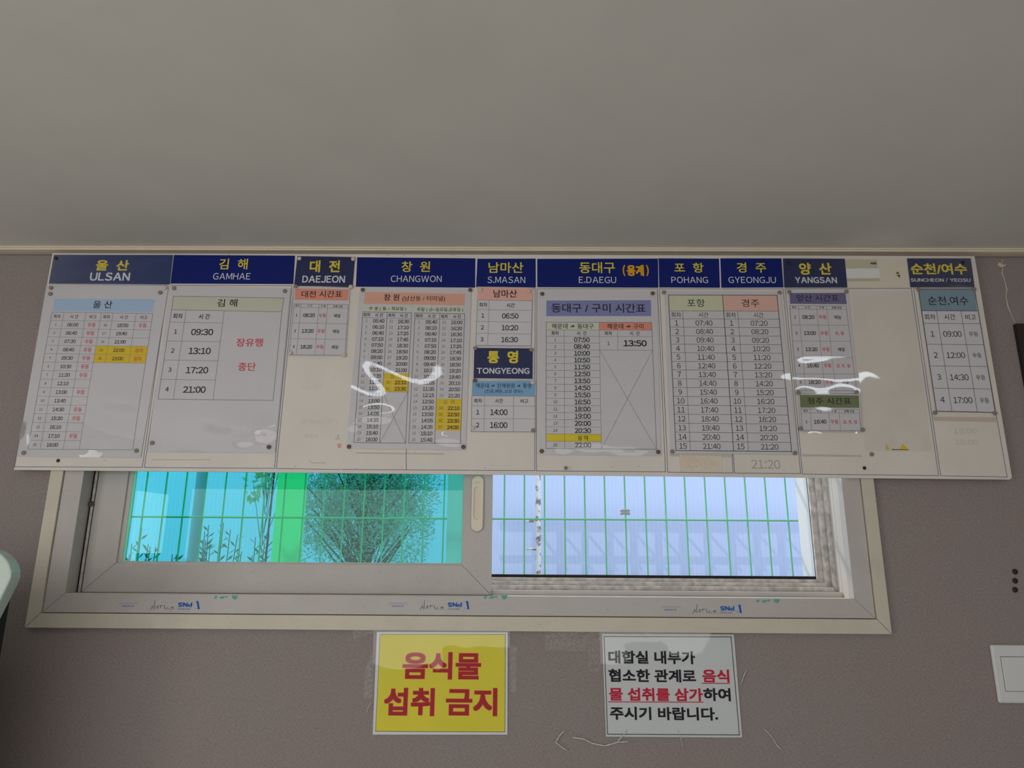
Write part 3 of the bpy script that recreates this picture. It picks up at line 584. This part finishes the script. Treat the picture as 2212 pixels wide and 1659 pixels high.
# --- clear empty sleeve and scraps
o = empty('plastic_sleeve', P(1915, 960, DB + .001), 'empty clear plastic sleeve between the violet timetable and the SUNCHEON column', 'sleeve')
film(o, [C(7, 572, 312), C(7, 985, 312), C(7, 1128, 1420), C(7, 668, 1420)], DB + .0016, 31, .0004, .0015)
s = Sheet(6, DB + .0012); s.paper([(222, 1468), (525, 1475), (530, 1585), (232, 1583)], mat('beige tape', alb((158, 148, 134)), .6, .2, build=mottled(30, .08)), .0008)
rr = random.Random(8)
for _ in range(40):
    x, y = rr.uniform(270, 480), rr.uniform(1500, 1565); s.area([(x - 4, y), (x, y - 4), (x + 5, y), (x, y + 3)], (142, 130, 118))
done(s, 'masking_tape_patch', 'beige tape patch at the board foot below the POHANG timetable', 'tape')
s = Sheet(7, DB + .0012); YS = (210, 180, 30)
s.paper([(808, 1368), (822, 1385), (832, 1408), (812, 1408)], ink(YS), .0008)
done(s, 'paper_scrap', 'small yellow paper scrap left of a bigger one low on the board', 'scrap', group='yellow paper scraps')
s = Sheet(7, DB + .0012); s.paper([(925, 1368), (965, 1409), (905, 1408)], ink(YS), .0008); s.area([(850, 1405), (966, 1408), (966, 1412), (850, 1410)], (60, 54, 50))
done(s, 'paper_scrap', 'bigger triangular yellow paper scrap low on the board by the sleeve', 'scrap', group='yellow paper scraps')

# ---------------------------------------------------------------- pins
PIN = {'g': mat('grey pin metal', alb((98, 91, 85)), .45, .3), 's': mat('pale pin metal', alb((148, 139, 127)), .45, .3), 'b': mat('brown pin metal', alb((74, 58, 50)), .45, .3), 'k': mat('black pin', (.02, .018, .018), .4, .4)}
CN = {'g': 'grey', 's': 'pale silver', 'b': 'brown', 'k': 'black'}
protos = {}
def pin(k, x, y, c, where, d=DP + .0015, r=.0051):
    if c not in protos:
        b = MB(); b.lathe((0, 0, 0), [(.0012, -.004), (.0012, .0), (.0050, .0), (.0051, .0005), (.0050, .0010), (.0046, .0013), (.0015, .0015)], PIN[c], 22)
        me_o = b.build('thumbtack', smooth=True); protos[c] = me_o; o = me_o; o.data.transform(Matrix.Translation(o.location))
    else: o = protos[c].copy(); COL.objects.link(o)
    o.location = P(*C(k, x, y), d); sc = r / .0051; o.scale = (sc, 1, sc)
    tag(o, CN[c] + ' round thumbtack ' + where, 'thumbtack', 'thumbtacks on the board')
pins = [
 (1, 287, 324, 'g', 'at the upper left of the leftmost timetable, the upper of two'), (1, 282, 366, 'g', 'at the upper left of the leftmost timetable, the lower of two'), (1, 1073, 324, 's', 'at the top right corner of the leftmost timetable'),
 (1, 1040, 357, 'g', 'just below the pale one at the leftmost timetable top right'), (1, 98, 1461, 'g', 'at the bottom left corner of the leftmost timetable'), (1, 875, 1447, 'g', 'at the bottom right corner of the leftmost timetable'),
 (1, 338, 1516, 'k', 'at the board foot below the leftmost timetable'), (1, 322, 120, 'k', 'in the top left corner of the ULSAN heading'),
 (2, 246, 301, 'g', 'at the top left of the grey banded timetable'), (2, 1025, 321, 'g', 'at the top right of the grey banded timetable'), (2, 92, 1388, 'g', 'at the bottom left of the grey banded timetable'), (2, 913, 1417, 'b', 'at the bottom right of the grey banded timetable'),
 (3, 217, 93, 's', 'at the top left of the DAEJEON heading'), (3, 594, 96, 's', 'at the top right of the DAEJEON heading'), (3, 190, 287, 'g', 'at the bottom left of the DAEJEON heading'), (3, 577, 290, 's', 'at the bottom right of the DAEJEON heading'),
 (3, 153, 757, 's', 'at the bottom left of the DAEJEON timetable'), (3, 530, 770, 's', 'at the bottom right of the DAEJEON timetable'),
 (3, 662, 313, 'b', 'at the top left of the CHANGWON timetable'), (3, 1417, 313, 'b', 'at the top right of the CHANGWON timetable'), (3, 565, 1414, 'b', 'at the bottom left of the CHANGWON timetable'), (3, 1368, 1416, 'b', 'at the bottom right of the CHANGWON timetable'),
 (5, 122, 313, 's', 'at the left of the pink S.MASAN title band'), (5, 464, 321, 's', 'at the right of the pink S.MASAN title band'), (5, 87, 722, 'g', 'at the top left of the TONGYEONG heading'), (5, 480, 733, 'g', 'at the top right of the TONGYEONG heading'),
 (5, 84, 949, 'b', 'at the top left of the TONGYEONG timetable'), (5, 491, 964, 's', 'at the top right of the TONGYEONG timetable'), (5, 69, 1283, 's', 'at the bottom left of the TONGYEONG timetable'), (5, 493, 1300, 'g', 'at the bottom right of the TONGYEONG timetable'),
 (5, 557, 341, 'b', 'at the top left of the E.DAEGU timetable'), (5, 1333, 337, 'b', 'at the top right of the E.DAEGU timetable'), (5, 553, 1446, 'b', 'at the bottom left of the E.DAEGU timetable'), (5, 1371, 1451, 'b', 'at the bottom right of the E.DAEGU timetable'),
 (6, 112, 303, 'g', 'at the top left of the POHANG timetable'), (6, 942, 304, 'g', 'at the top right of the GYEONGJU timetable'), (6, 173, 1444, 'g', 'at the bottom left of the POHANG timetable'), (6, 1052, 1455, 'g', 'at the bottom right of the GYEONGJU timetable'),
 (7, 143, 320, 'g', 'at the top left of the violet banded timetable'), (7, 537, 318, 'g', 'at the top right of the violet banded timetable'), (7, 207, 1016, 'g', 'at the left between the violet and olive banded timetables'), (7, 609, 1011, 'g', 'at the right between the violet and olive banded timetables'),
 (7, 222, 1262, 'g', 'at the bottom left of the olive banded timetable'), (7, 649, 1271, 'g', 'at the bottom right of the olive banded timetable'), (7, 711, 1440, 'g', 'alone near the board foot under the clear sleeve'), (7, 661, 1535, 'k', 'at the board foot below the clear sleeve'),
 (7, 140, 122, 'k', 'in the top left corner of the YANGSAN heading'), (8, 390, 298, 'g', 'at the top left of the SUNCHEON timetable'), (8, 765, 297, 'g', 'at the top right of the SUNCHEON timetable'), (8, 500, 1132, 'g', 'at the bottom left of the SUNCHEON timetable'),
 (8, 906, 1135, 'g', 'at the bottom right of the SUNCHEON timetable'), (8, 690, 115, 'k', 'in the top right of the SUNCHEON heading')]
for p in pins:
    blk = p[3] == 'k'
    dz = {1516: DB, 1440: DB + .002, 1535: DB, 1262: DP + .006, 1271: DP + .006, 1016: DP + .006, 1011: DP + .006}.get(p[2], DP + .0022)
    if p[2] in (722, 733): dz = DP + .003
    pin(*p, d=dz, r=.0043 if blk else .0051)
b = MB(); c_ = P(1221.5, 1013, DB); b.tube([c_, c_ + Vector((0, -.012, .001))], .0022, PIN['g'], 10); b.lathe(c_ + Vector((0, -.012, .001)), [(.0022, 0), (.0042, .0008), (.0038, .003), (.0012, .004)], PIN['g'], 14)
b.build('nail', smooth=True, label='grey nail at the board foot below the E.DAEGU timetable', cat='nail')

# ---------------------------------------------------------------- notices under the window
M_laminate = mat('pale laminated border', alb((160, 164, 166)), .5, .3)
s = Sheet(15, .002); s.paper([(385, 128), (1855, 132), (1852, 1284), (338, 1283)], M_laminate)
s.area([(420, 157), (1830, 157), (1826, 1256), (368, 1250)], (38, 36, 34)); s.area([(424, 161), (1825, 161), (1821, 1250), (373, 1244)], mat('yellow card', alb((176, 166, 38)), .5, .3, build=mottled(7, .06)), 2)
for bo, cc, lv in ((.052, (200, 140, 70), 3), (.034, (128, 26, 36), 4)):
    g = (bo - .034) * 400
    for x, y, tx, Wd, Hh in ((1115, 510, '음식물', 880, 305), (750, 915, '섭취', 565, 314), (1450, 915, '금지', 575, 314)):
        s.text(x, y, tx, Hh + g, cc, Wd + g, bo, lv)
nt = s.b.build('notice', fix=False, label='yellow laminated notice with big red lettering under the window', cat='notice', group='notices under the window')
film(nt, [C(15, 350, 92), C(15, 1878, 96), C(15, 1885, 1290), C(15, 325, 1290)], .0042, 41, .0007, .001, wl=(.09, .25), nx=50, nz=50, lifts=((.2, .42, .2, .28, .0042), (.47, .42, .035, .12, .0016), (.66, .2, .05, .22, .002)))
s = Sheet(16, .002); s.paper([(555, 155), (1680, 160), (1752, 1040), (588, 1032)], mat('white card', alb((150, 154, 154)), .5, .3))
s.table([(572, 177), (1655, 181), (1727, 1017), (602, 1011)], [0, 1], [0, 1], 1, (62, 60, 64), 1.6)
DK, RD = (24, 20, 28), (142, 24, 44)
for x, y, tx, Wd, cc in ((978, 355, '대합실 내부가', 740, DK), (982, 512, '협소한 관계로', 745, DK), (1525, 514, '음식', 230, RD), (1015, 672, '물 섭취를 삼가', 800, RD), (1535, 673, '하여', 232, DK), (1082, 835, '주시기 바랍니다.', 920, DK)):
    s.text(x, y, tx, 112, cc, Wd, .036)
s.line(1407, 577, 1645, 578, 1.6, RD); s.line(612, 735, 1417, 738, 1.6, RD)
nt = s.b.build('notice', fix=False, label='white laminated notice with black and red lettering under the window', cat='notice', group='notices under the window')
film(nt, [C(16, 535, 125), C(16, 1705, 130), C(16, 1785, 1055), C(16, 560, 1050)], .0042, 42, .0004, .001, wl=(.09, .2), nx=50, nz=50, lifts=((.08, .34, .1, .12, .002), (.36, .1, .1, .07, .0018)))
# tape left on the wall
TP = 'clear tape remains around the notices'
M_tape = film_mat('crinkled clear tape', (.97, .97, .95), 1.6, .08, .9, 260.0)
def tape(q, k, label, seed, amp=.0009):
    o = empty('clear_tape', P(*C(k, *q[0]), .001), label, 'tape', TP); film(o, [C(k, *p) for p in q], .0012, seed, amp, 0, 'tape_strip', M_tape, 30, 30, (.006, .018))
tape([(120, 105), (358, 88), (350, 150), (118, 205)], 15, 'crinkled clear tape at the upper left of the yellow notice', 51)
tape([(255, 560), (345, 340), (335, 880), (238, 880)], 15, 'crinkled clear tape down the left side of the yellow notice', 52)
tape([(1880, 290), (1955, 300), (1950, 800), (1885, 810)], 15, 'clear tape down the right side of the yellow notice', 53)
tape([(70, 140), (540, 128), (545, 300), (75, 298)], 16, 'wide crinkled clear tape at the upper left of the white notice', 54, .0006)
tape([(435, 300), (548, 300), (540, 480), (440, 470)], 16, 'crinkled clear tape below the wide one left of the white notice', 55)
tape([(740, 128), (1030, 126), (1025, 190), (735, 190)], 16, 'clear tape over the top edge of the white notice', 56)
M_str = mat('clear plastic strand', (.75, .73, .66), .15, .6)
def strand(k, pts, label, r=.0007):
    b = MB(); P3 = [P(*C(k, *p), .0035 + .002 * (i % 2)) for i, p in enumerate(pts)]; out = []
    for a, c_ in zip(P3, P3[1:]):
        for q_ in range(4): out.append(a.lerp(c_, q_ / 4) + Vector((0, -.0012 * math.sin(q_ * math.pi / 4), 0)))
    b.tube(out + [P3[-1]], [r * (.5 + .8 * abs(math.sin(i * 1.3))) for i in range(len(out) + 1)], M_str, 6); b.build('plastic_strand', smooth=True, label=label, cat='strand', group='loose strands of clear tape')
strand(16, [(235, 980), (195, 1020), (160, 1080), (210, 1120), (260, 1150)], 'hooked clear strand far below left of the white notice', .0011)
strand(16, [(300, 1035), (400, 1052), (470, 1088), (580, 1110), (690, 1078), (775, 1072)], 'long wavy clear strand below the white notice', .0012)
strand(16, [(690, 1068), (730, 1025), (765, 980)], 'short slanting clear strand on the lower edge of the white notice', .0011)
strand(16, [(1790, 450), (1765, 510), (1735, 590)], 'clear strand to the right of the white notice', .0009)
strand(16, [(1935, 960), (2000, 1030), (2050, 1110), (2085, 1140)], 'slanting clear strand below right of the white notice', .0008)
strand(16, [(1200, 970), (1225, 1045), (1250, 1145)], 'thin clear strand hanging under the middle of the white notice', .0005)
strand(15, [(325, 920), (285, 980), (272, 1055)], 'dark thin strand beside the lower left of the yellow notice', .0006)

# ---------------------------------------------------------------- right edge: switch, plugs, tear, dark panel
sw0 = P(2140, 1393, .008); sw1 = P(2160, 1519.5, .008); zt_, zb_ = sw0.z, sw1.z; xl_ = P(2140, 1393, .008).x; wd_ = .118
sw = empty('light_switch', ((xl_ + wd_ / 2), 0, zb_), 'white wall switch cut by the right edge of the view', 'switch')
b = MB(); b.box((xl_, -.008, zb_), (xl_ + wd_, 0, zt_), M_white); b.build('plate', sw, bevel=.004)
bx0, bx1 = P(*C(17, 602, 948), .010).x, xl_ + wd_ - (P(*C(17, 602, 948), .010).x - xl_); bz1, bz0 = P(*C(17, 640, 948), .010).z, P(*C(17, 640, 1167), .010).z
b = MB(); b.box((bx0 - .0012, -.0084, bz0 - .0012), (bx1 + .0012, -.006, bz1 + .0012), mat('switch gap', (.25, .24, .23), .6, .3)); b.build('bezel', sw)
b = MB(); b.box((bx0, -.0105, bz0), (bx1, -.007, bz1), M_white); b.build('rocker', sw, bevel=.0012)
for y, wh in ((1234.8, 'topmost'), (1254.5, 'middle'), (1274, 'lowest')):
    b = MB(); b.lathe(P(2192.3, y, .0), [(.0062, 0), (.0062, .0015), (.005, .003), (.002, .0034)], mat('dark brown plug', (.035, .028, .026), .5, .3), 18)
    b.build('screw_cap', smooth=True, label='dark round cap on the wall above the switch, %s of three' % wh, cat='cap', group='dark round caps above the switch')
b = MB(); pts = [(2165, 561), (2166, 580), (2164, 588), (2170, 605), (2175, 626), (2173, 640), (2177, 661), (2186, 683), (2193, 698)]
b.tube([P(*p, .001) for p in pts], [.0012, .001, .0016, .0008, .0014, .0009, .0013, .0008, .0006], mat('torn paper', alb((150, 140, 126)), .8, .1), 5)
q = [(2156, 569), (2160, 566), (2166, 572), (2174, 571), (2171, 575), (2163, 577), (2158, 573)]; b.slab([P(*p, .006) for p in q], .005, mat('torn paper', ()), None)
b.build('wallpaper_tear', label='ragged pale tear in the wall covering right of the board', cat='tear')
dp = P(2194.5, 699, .012); b = MB(); b.box((dp.x, -.012, .9), (dp.x + .3, -.001, dp.z), mat('dark brown board', (.035, .026, .024), .6, .3)); b.build('dark_panel', label='dark brown panel on the wall at the right edge of the view', cat='panel')
# kiosk at the left edge
dk = .34
kt = P(31, 1250, dk - .08); kx = kt.x
ki = empty('kiosk', (kx - .2, -dk, 0), 'black kiosk with a white rounded head at the left edge of the view', 'kiosk')
b = MB(); b.box((kx - .42, -dk + .03, 0), (kx, -dk + .08, kt.z), M_black); b.build('cabinet', ki, bevel=.003)
b = MB(); q = [(-150, 1180), (-40, 1182), (-8, 1190), (6, 1200), (15, 1210), (21, 1221), (24.5, 1236), (23, 1249), (17, 1263), (8, 1281), (0, 1297), (-38, 1372), (-170, 1372)]
b.slab([P(*p, dk) for p in q], .028, mat('pale mint plastic', (.56, .66, .58), .3, .5)); b.build('head', ki, bevel=.003)

# ---------------------------------------------------------------- ceiling lamp behind the viewer's head
def em():
    m = bpy.data.materials.new('lit tube'); m.use_nodes = True; nt = m.node_tree; bs = nt.nodes['Principled BSDF']
    bs.inputs['Emission Color'].default_value = (.86, .94, 1, 1); bs.inputs['Emission Strength'].default_value = 9; return m
ME = em()
for lx, wh in ((-.54, 'left'), (1.29, 'right')):
    la = empty('ceiling_lamp', (lx, -1.24, zt), 'slim white lamp on the ceiling above the viewer, the %s one' % wh, 'lamp', 'ceiling lamps')
    b = MB(); b.box((lx - .20, -1.29, zt - .035), (lx + .20, -1.19, zt), M_white); b.build('housing', la, bevel=.004)
    b = MB(); b.box((lx - .17, -1.275, zt - .045), (lx + .17, -1.205, zt - .034), ME); b.build('diffuser', la)

# ---------------------------------------------------------------- outside
M_gnd = mat('pale concrete', (.5, .48, .45), .9, .1, build=mottled(6, .1))
b = MB(); b.box((-6, .14, -.1), (6, 9, 0), M_gnd); b.build('ground', kind='structure', label='pale ground outside')
FY = .47
def green(n, c): return mat(n, c, .45, .4)
M_gw = green('green coated wire', (.14, .72, .34))
fe = empty('wire_fence', (0, FY, 0), 'green coated wire mesh fence outside the window', 'fence')
x0 = P(1090, 1025, -FY).x; x1 = P(1521, 1025, -FY).x; st = (x1 - x0) / 10; b = MB()
for k in range(-30, 26):
    x = x0 + st * k; b.tube([(x, FY, .1), (x, FY, 2.35)], .0026, M_gw, 6)
zh = P(1400, 1123, -FY).z
for k in range(-6, 5):
    for dy in (-.005, .005): b.tube([(x0 - st * 30, FY + dy, zh + k * .2), (x0 + st * 25, FY + dy, zh + k * .2)], .0026, M_gw, 6)
b.build('mesh_panel', fe)
pa, pb = P(595, 1120, -FY - .02).x, P(659, 1120, -FY - .02).x
b = MB(); b.box((pa, FY + .012, 0), (pb, FY + .015, 2.4), glowgreen('green translucent strip', (.26, .95, .55))); b.build('backlit_strip', fe, label='wide translucent green strip')  # stands in for overlapped green film; translucent so the sun brightens it
cc = P(1350, 1106, -FY + .012); b = MB(); M_cl = mat('grey clip', (.45, .43, .44), .4, .5)
for dz in (-.0045, .0045): b.tube([(cc.x - .013, FY - .012, cc.z + dz), (cc.x - .006, FY - .016, cc.z + dz), (cc.x + .006, FY - .016, cc.z + dz), (cc.x + .013, FY - .012, cc.z + dz)], .004, M_cl, 8)
b.build('wire_clip', smooth=True, label='small grey clip on the green fence wire', cat='clip')
# translucent pale blue sheet wall with a steel rail structure behind it
YS_ = 2.1
def sheetmat():
    m = bpy.data.materials.new('pale blue translucent sheet'); m.use_nodes = True; nt = m.node_tree; nt.nodes.remove(nt.nodes['Principled BSDF'])
    d = nd(nt, 'ShaderNodeBsdfDiffuse'); t = nd(nt, 'ShaderNodeBsdfTranslucent'); mx = nd(nt, 'ShaderNodeMixShader'); mx.inputs[0].default_value = .22
    for n in (d, t): n.inputs[0].default_value = (.56, .67, .97, 1)
    tc = nd(nt, 'ShaderNodeTexCoord'); wv = nd(nt, 'ShaderNodeTexWave', Scale=14.0); wv.bands_direction = 'X'; nt.links.new(tc.outputs['Object'], wv.inputs['Vector'])
    bp = nd(nt, 'ShaderNodeBump', Strength=.15, Distance=.01); nt.links.new(wv.outputs[1], bp.inputs['Height']); nt.links.new(bp.outputs[0], d.inputs['Normal'])
    nt.links.new(d.outputs[0], mx.inputs[1]); nt.links.new(t.outputs[0], mx.inputs[2]); nt.links.new(mx.outputs[0], nt.nodes['Material Output'].inputs[0]); return m
b = MB(); b.poly([(-5, YS_, 2.9), (4, YS_, 2.9), (4, YS_, 0), (-5, YS_, 0)], sheetmat()); b.build('sheet_wall', label='pale blue translucent sheet wall behind the fence', cat='sheet wall')
ra = empty('railing', (1, YS_ + .06, 0), 'dim braced railing showing through the blue sheet wall', 'railing'); M_st = mat('grey steel', (.3, .31, .34), .5, .4); YR = YS_ + .05
def zr(y): return P(1400, y, -YR).z
xs = P(1187, 1150, -YR).x; sp = P(1239, 1150, -YR).x - xs
b = MB()
for y, h in ((1111, 7), (1181, 4), (1238, 9)): b.box((xs - .3, YR, zr(y + h)), (xs + sp * 13, YR + .02, zr(y - h)), M_st)
b.build('rail', ra)
for k in range(-1, 13):
    x = xs + sp * k; b = MB(); b.box((x - .013, YR + .02, 0), (x + .013, YR + .04, zr(1101)), M_st); b.build('upright', ra)
    b = MB(); a, c_ = Vector((x, YR + .045, zr(1107))), Vector((x + sp * 1.2, YR + .045, zr(1184))); b.tube([a, c_], .007, M_st, 6); b.build('brace', ra)
# rusty white pole with hooks
px_ = P(1162.5, 1100, -1.6).x; YP = 1.6
def rust(nt, b, color):
    tc = nd(nt, 'ShaderNodeTexCoord'); n = nd(nt, 'ShaderNodeTexNoise', Scale=45.0, Detail=5.0); nt.links.new(tc.outputs['Object'], n.inputs['Vector'])
    r = nd(nt, 'ShaderNodeMapRange'); r.inputs[1].default_value = .5; r.inputs[2].default_value = .6; nt.links.new(n.outputs[0], r.inputs[0])
    m = nd(nt, 'ShaderNodeMix', data_type='RGBA'); nt.links.new(r.outputs[0], m.inputs[0]); m.inputs[6].default_value = (*color, 1); m.inputs[7].default_value = (.26, .16, .13, 1); nt.links.new(m.outputs[2], b.inputs['Base Color'])
M_ru = mat('rusty white paint', (.85, .83, .84), .6, .3, build=rust)
po = empty('pole', (px_, YP, 0), 'rusty white pole behind the fence with two short arms', 'pole')
b = MB(); b.tube([(px_, YP, 0), (px_, YP, 2.6)], .012, M_ru, 12); b.build('shaft', po, smooth=True)
for y in (1126, 1186):
    z = P(1150, y, -YP).z; b = MB(); b.tube([(px_, YP, z), (px_ - .055, YP, z)], .0055, M_ru, 8); b.build('arm', po)
pl = P(428, 1100, -1.85).x; b = MB(); b.tube([(pl, 1.85, 0), (pl, 1.85, 2.8)], .026, mat('grey blue pole paint', (.25, .33, .42), .5, .4), 12); b.build('drain_pipe', smooth=True, label='slim grey blue pipe behind the tinted pane', cat='pipe')
# planting behind the tinted pane
def leafmat(n, c):
    m = mat(n, c, .6, .3)
    nt = m.node_tree
    if not any(x.type == 'BSDF_TRANSLUCENT' for x in nt.nodes):
        t = nd(nt, 'ShaderNodeBsdfTranslucent'); t.inputs[0].default_value = (c[0] * 1.3, c[1] * 1.3, c[2], 1); mx = nd(nt, 'ShaderNodeMixShader'); mx.inputs[0].default_value = .35
        nt.links.new(nt.nodes['Principled BSDF'].outputs[0], mx.inputs[1]); nt.links.new(t.outputs[0], mx.inputs[2]); nt.links.new(mx.outputs[0], nt.nodes['Material Output'].inputs[0])
    return m
LD, LM, LL = leafmat('dark needle', (.26, .42, .36)), leafmat('mid leaf', (.10, .19, .10)), leafmat('light leaf', (.45, .55, .38))
def leaf(b, p, dr, L, wd, m, rnd):
    dr = dr.normalized(); sd = dr.cross(Vector((rnd.gauss(0, 1), rnd.gauss(0, 1), rnd.gauss(0, 1)))).normalized() * wd / 2
    b.poly([p, p + dr * L * .5 + sd, p + dr * L, p + dr * L * .5 - sd], m)
def bush(name, label, cx, Y, z0, z1, rx, ry, n, L, wd, m, seed, group, lumps=14, tr_=.02, m2=None):
    rnd = random.Random(seed); o = empty(name, (cx, Y, 0), label, 'shrub' if 'shrub' in name else 'tree', group)
    b = MB(); b.tube([(cx, Y, 0), (cx + .02, Y, z0 + (z1 - z0) * .3), (cx, Y, z1 - .1)], [tr_, tr_ * .7, tr_ * .3], mat('bark', (.09, .07, .06), .8, .1), 8)
    cl = []
    for _ in range(lumps):
        c_ = Vector((cx + rnd.uniform(-1, 1) * rx * .85, Y + rnd.uniform(-1, 1) * ry * .7, z0 + (z1 - z0) * rnd.uniform(.06, .95))); cl.append(c_)
        b.tube([(cx, Y, max(.1, c_.z - .25)), c_], [tr_ * .3, tr_ * .15], mat('bark', ()), 5)
    b.build('trunk', o)
    b = MB()
    for _ in range(n):
        c_ = rnd.choice(cl); v = Vector((rnd.gauss(0, 1), rnd.gauss(0, 1), rnd.gauss(0, 1))).normalized(); p = c_ + Vector((v.x * rx * .42, v.y * ry * .42, v.z * (z1 - z0) * .14)) * rnd.uniform(.3, 1) ** .5
        leaf(b, p, v + Vector((0, 0, .3)), L * rnd.uniform(.6, 1.2), wd, m if rnd.random() < .7 else m2 or m, rnd)
    b.build('foliage', o, fix=False)
TR = 'shrubs and trees behind the fence'
YT = 1.55
def xt(px, Y=YT): return P(px, 1100, -Y).x
bush('hedge_tree', 'dense dark tree filling the right half of the tinted pane', xt(790), YT, P(800, 1225, -YT).z, 2.5, xt(922) - xt(790), .3, 48000, .015, .006, LD, 61, TR, 110, .02, leafmat('grey green leaf', (.42, .58, .50)))
bush('light_shrub', 'pale leafed shrub beside the green strip', xt(574, 1.0), 1.0, P(574, 1075, -1.0).z, 2.1, .07, .10, 420, .03, .016, LL, 62, TR, 12, .005)
def sprig(label, px, Y, ytop, seed, n=7, spread=.10):
    rnd = random.Random(seed); cx = P(px, 1150, -Y).x; zt2 = P(px, ytop, -Y).z; o = empty('young_shrub', (cx, Y, 0), label, 'shrub', TR); bs = MB(); bl = MB()
    for k in range(n):
        tx = cx + rnd.uniform(-spread, spread); tz = zt2 - rnd.uniform(0, .12); ty = Y + rnd.uniform(-.05, .05)
        pts = [Vector((cx, Y, .0)), Vector(((cx + tx) / 2, ty, tz * .6)), Vector((tx, ty, tz))]; bs.tube(pts, [.005, .003, .0015], mat('bark', ()), 5)
        for q_ in range(26):
            f = q_ / 26; p = pts[1].lerp(pts[2], f); leaf(bl, p, Vector((rnd.choice((-1, 1)) * rnd.uniform(.5, 1), rnd.uniform(-.4, .4), .7)), .035, .010, LM, rnd)
    bs.build('stem', o); bl.build('foliage', o, fix=False)
sprig('thin young shrub at the left end of the tinted pane', 320, 1.3, 1135, 71, 6, .10)
sprig('tallest young shrub left of the green strip', 475, 1.3, 1128, 72, 9, .09)
sprig('low young shrub between the thin and the tall one', 395, 1.25, 1165, 73, 5, .08)
sprig('young shrub close beside the green strip', 562, 1.3, 1140, 74, 6, .05)
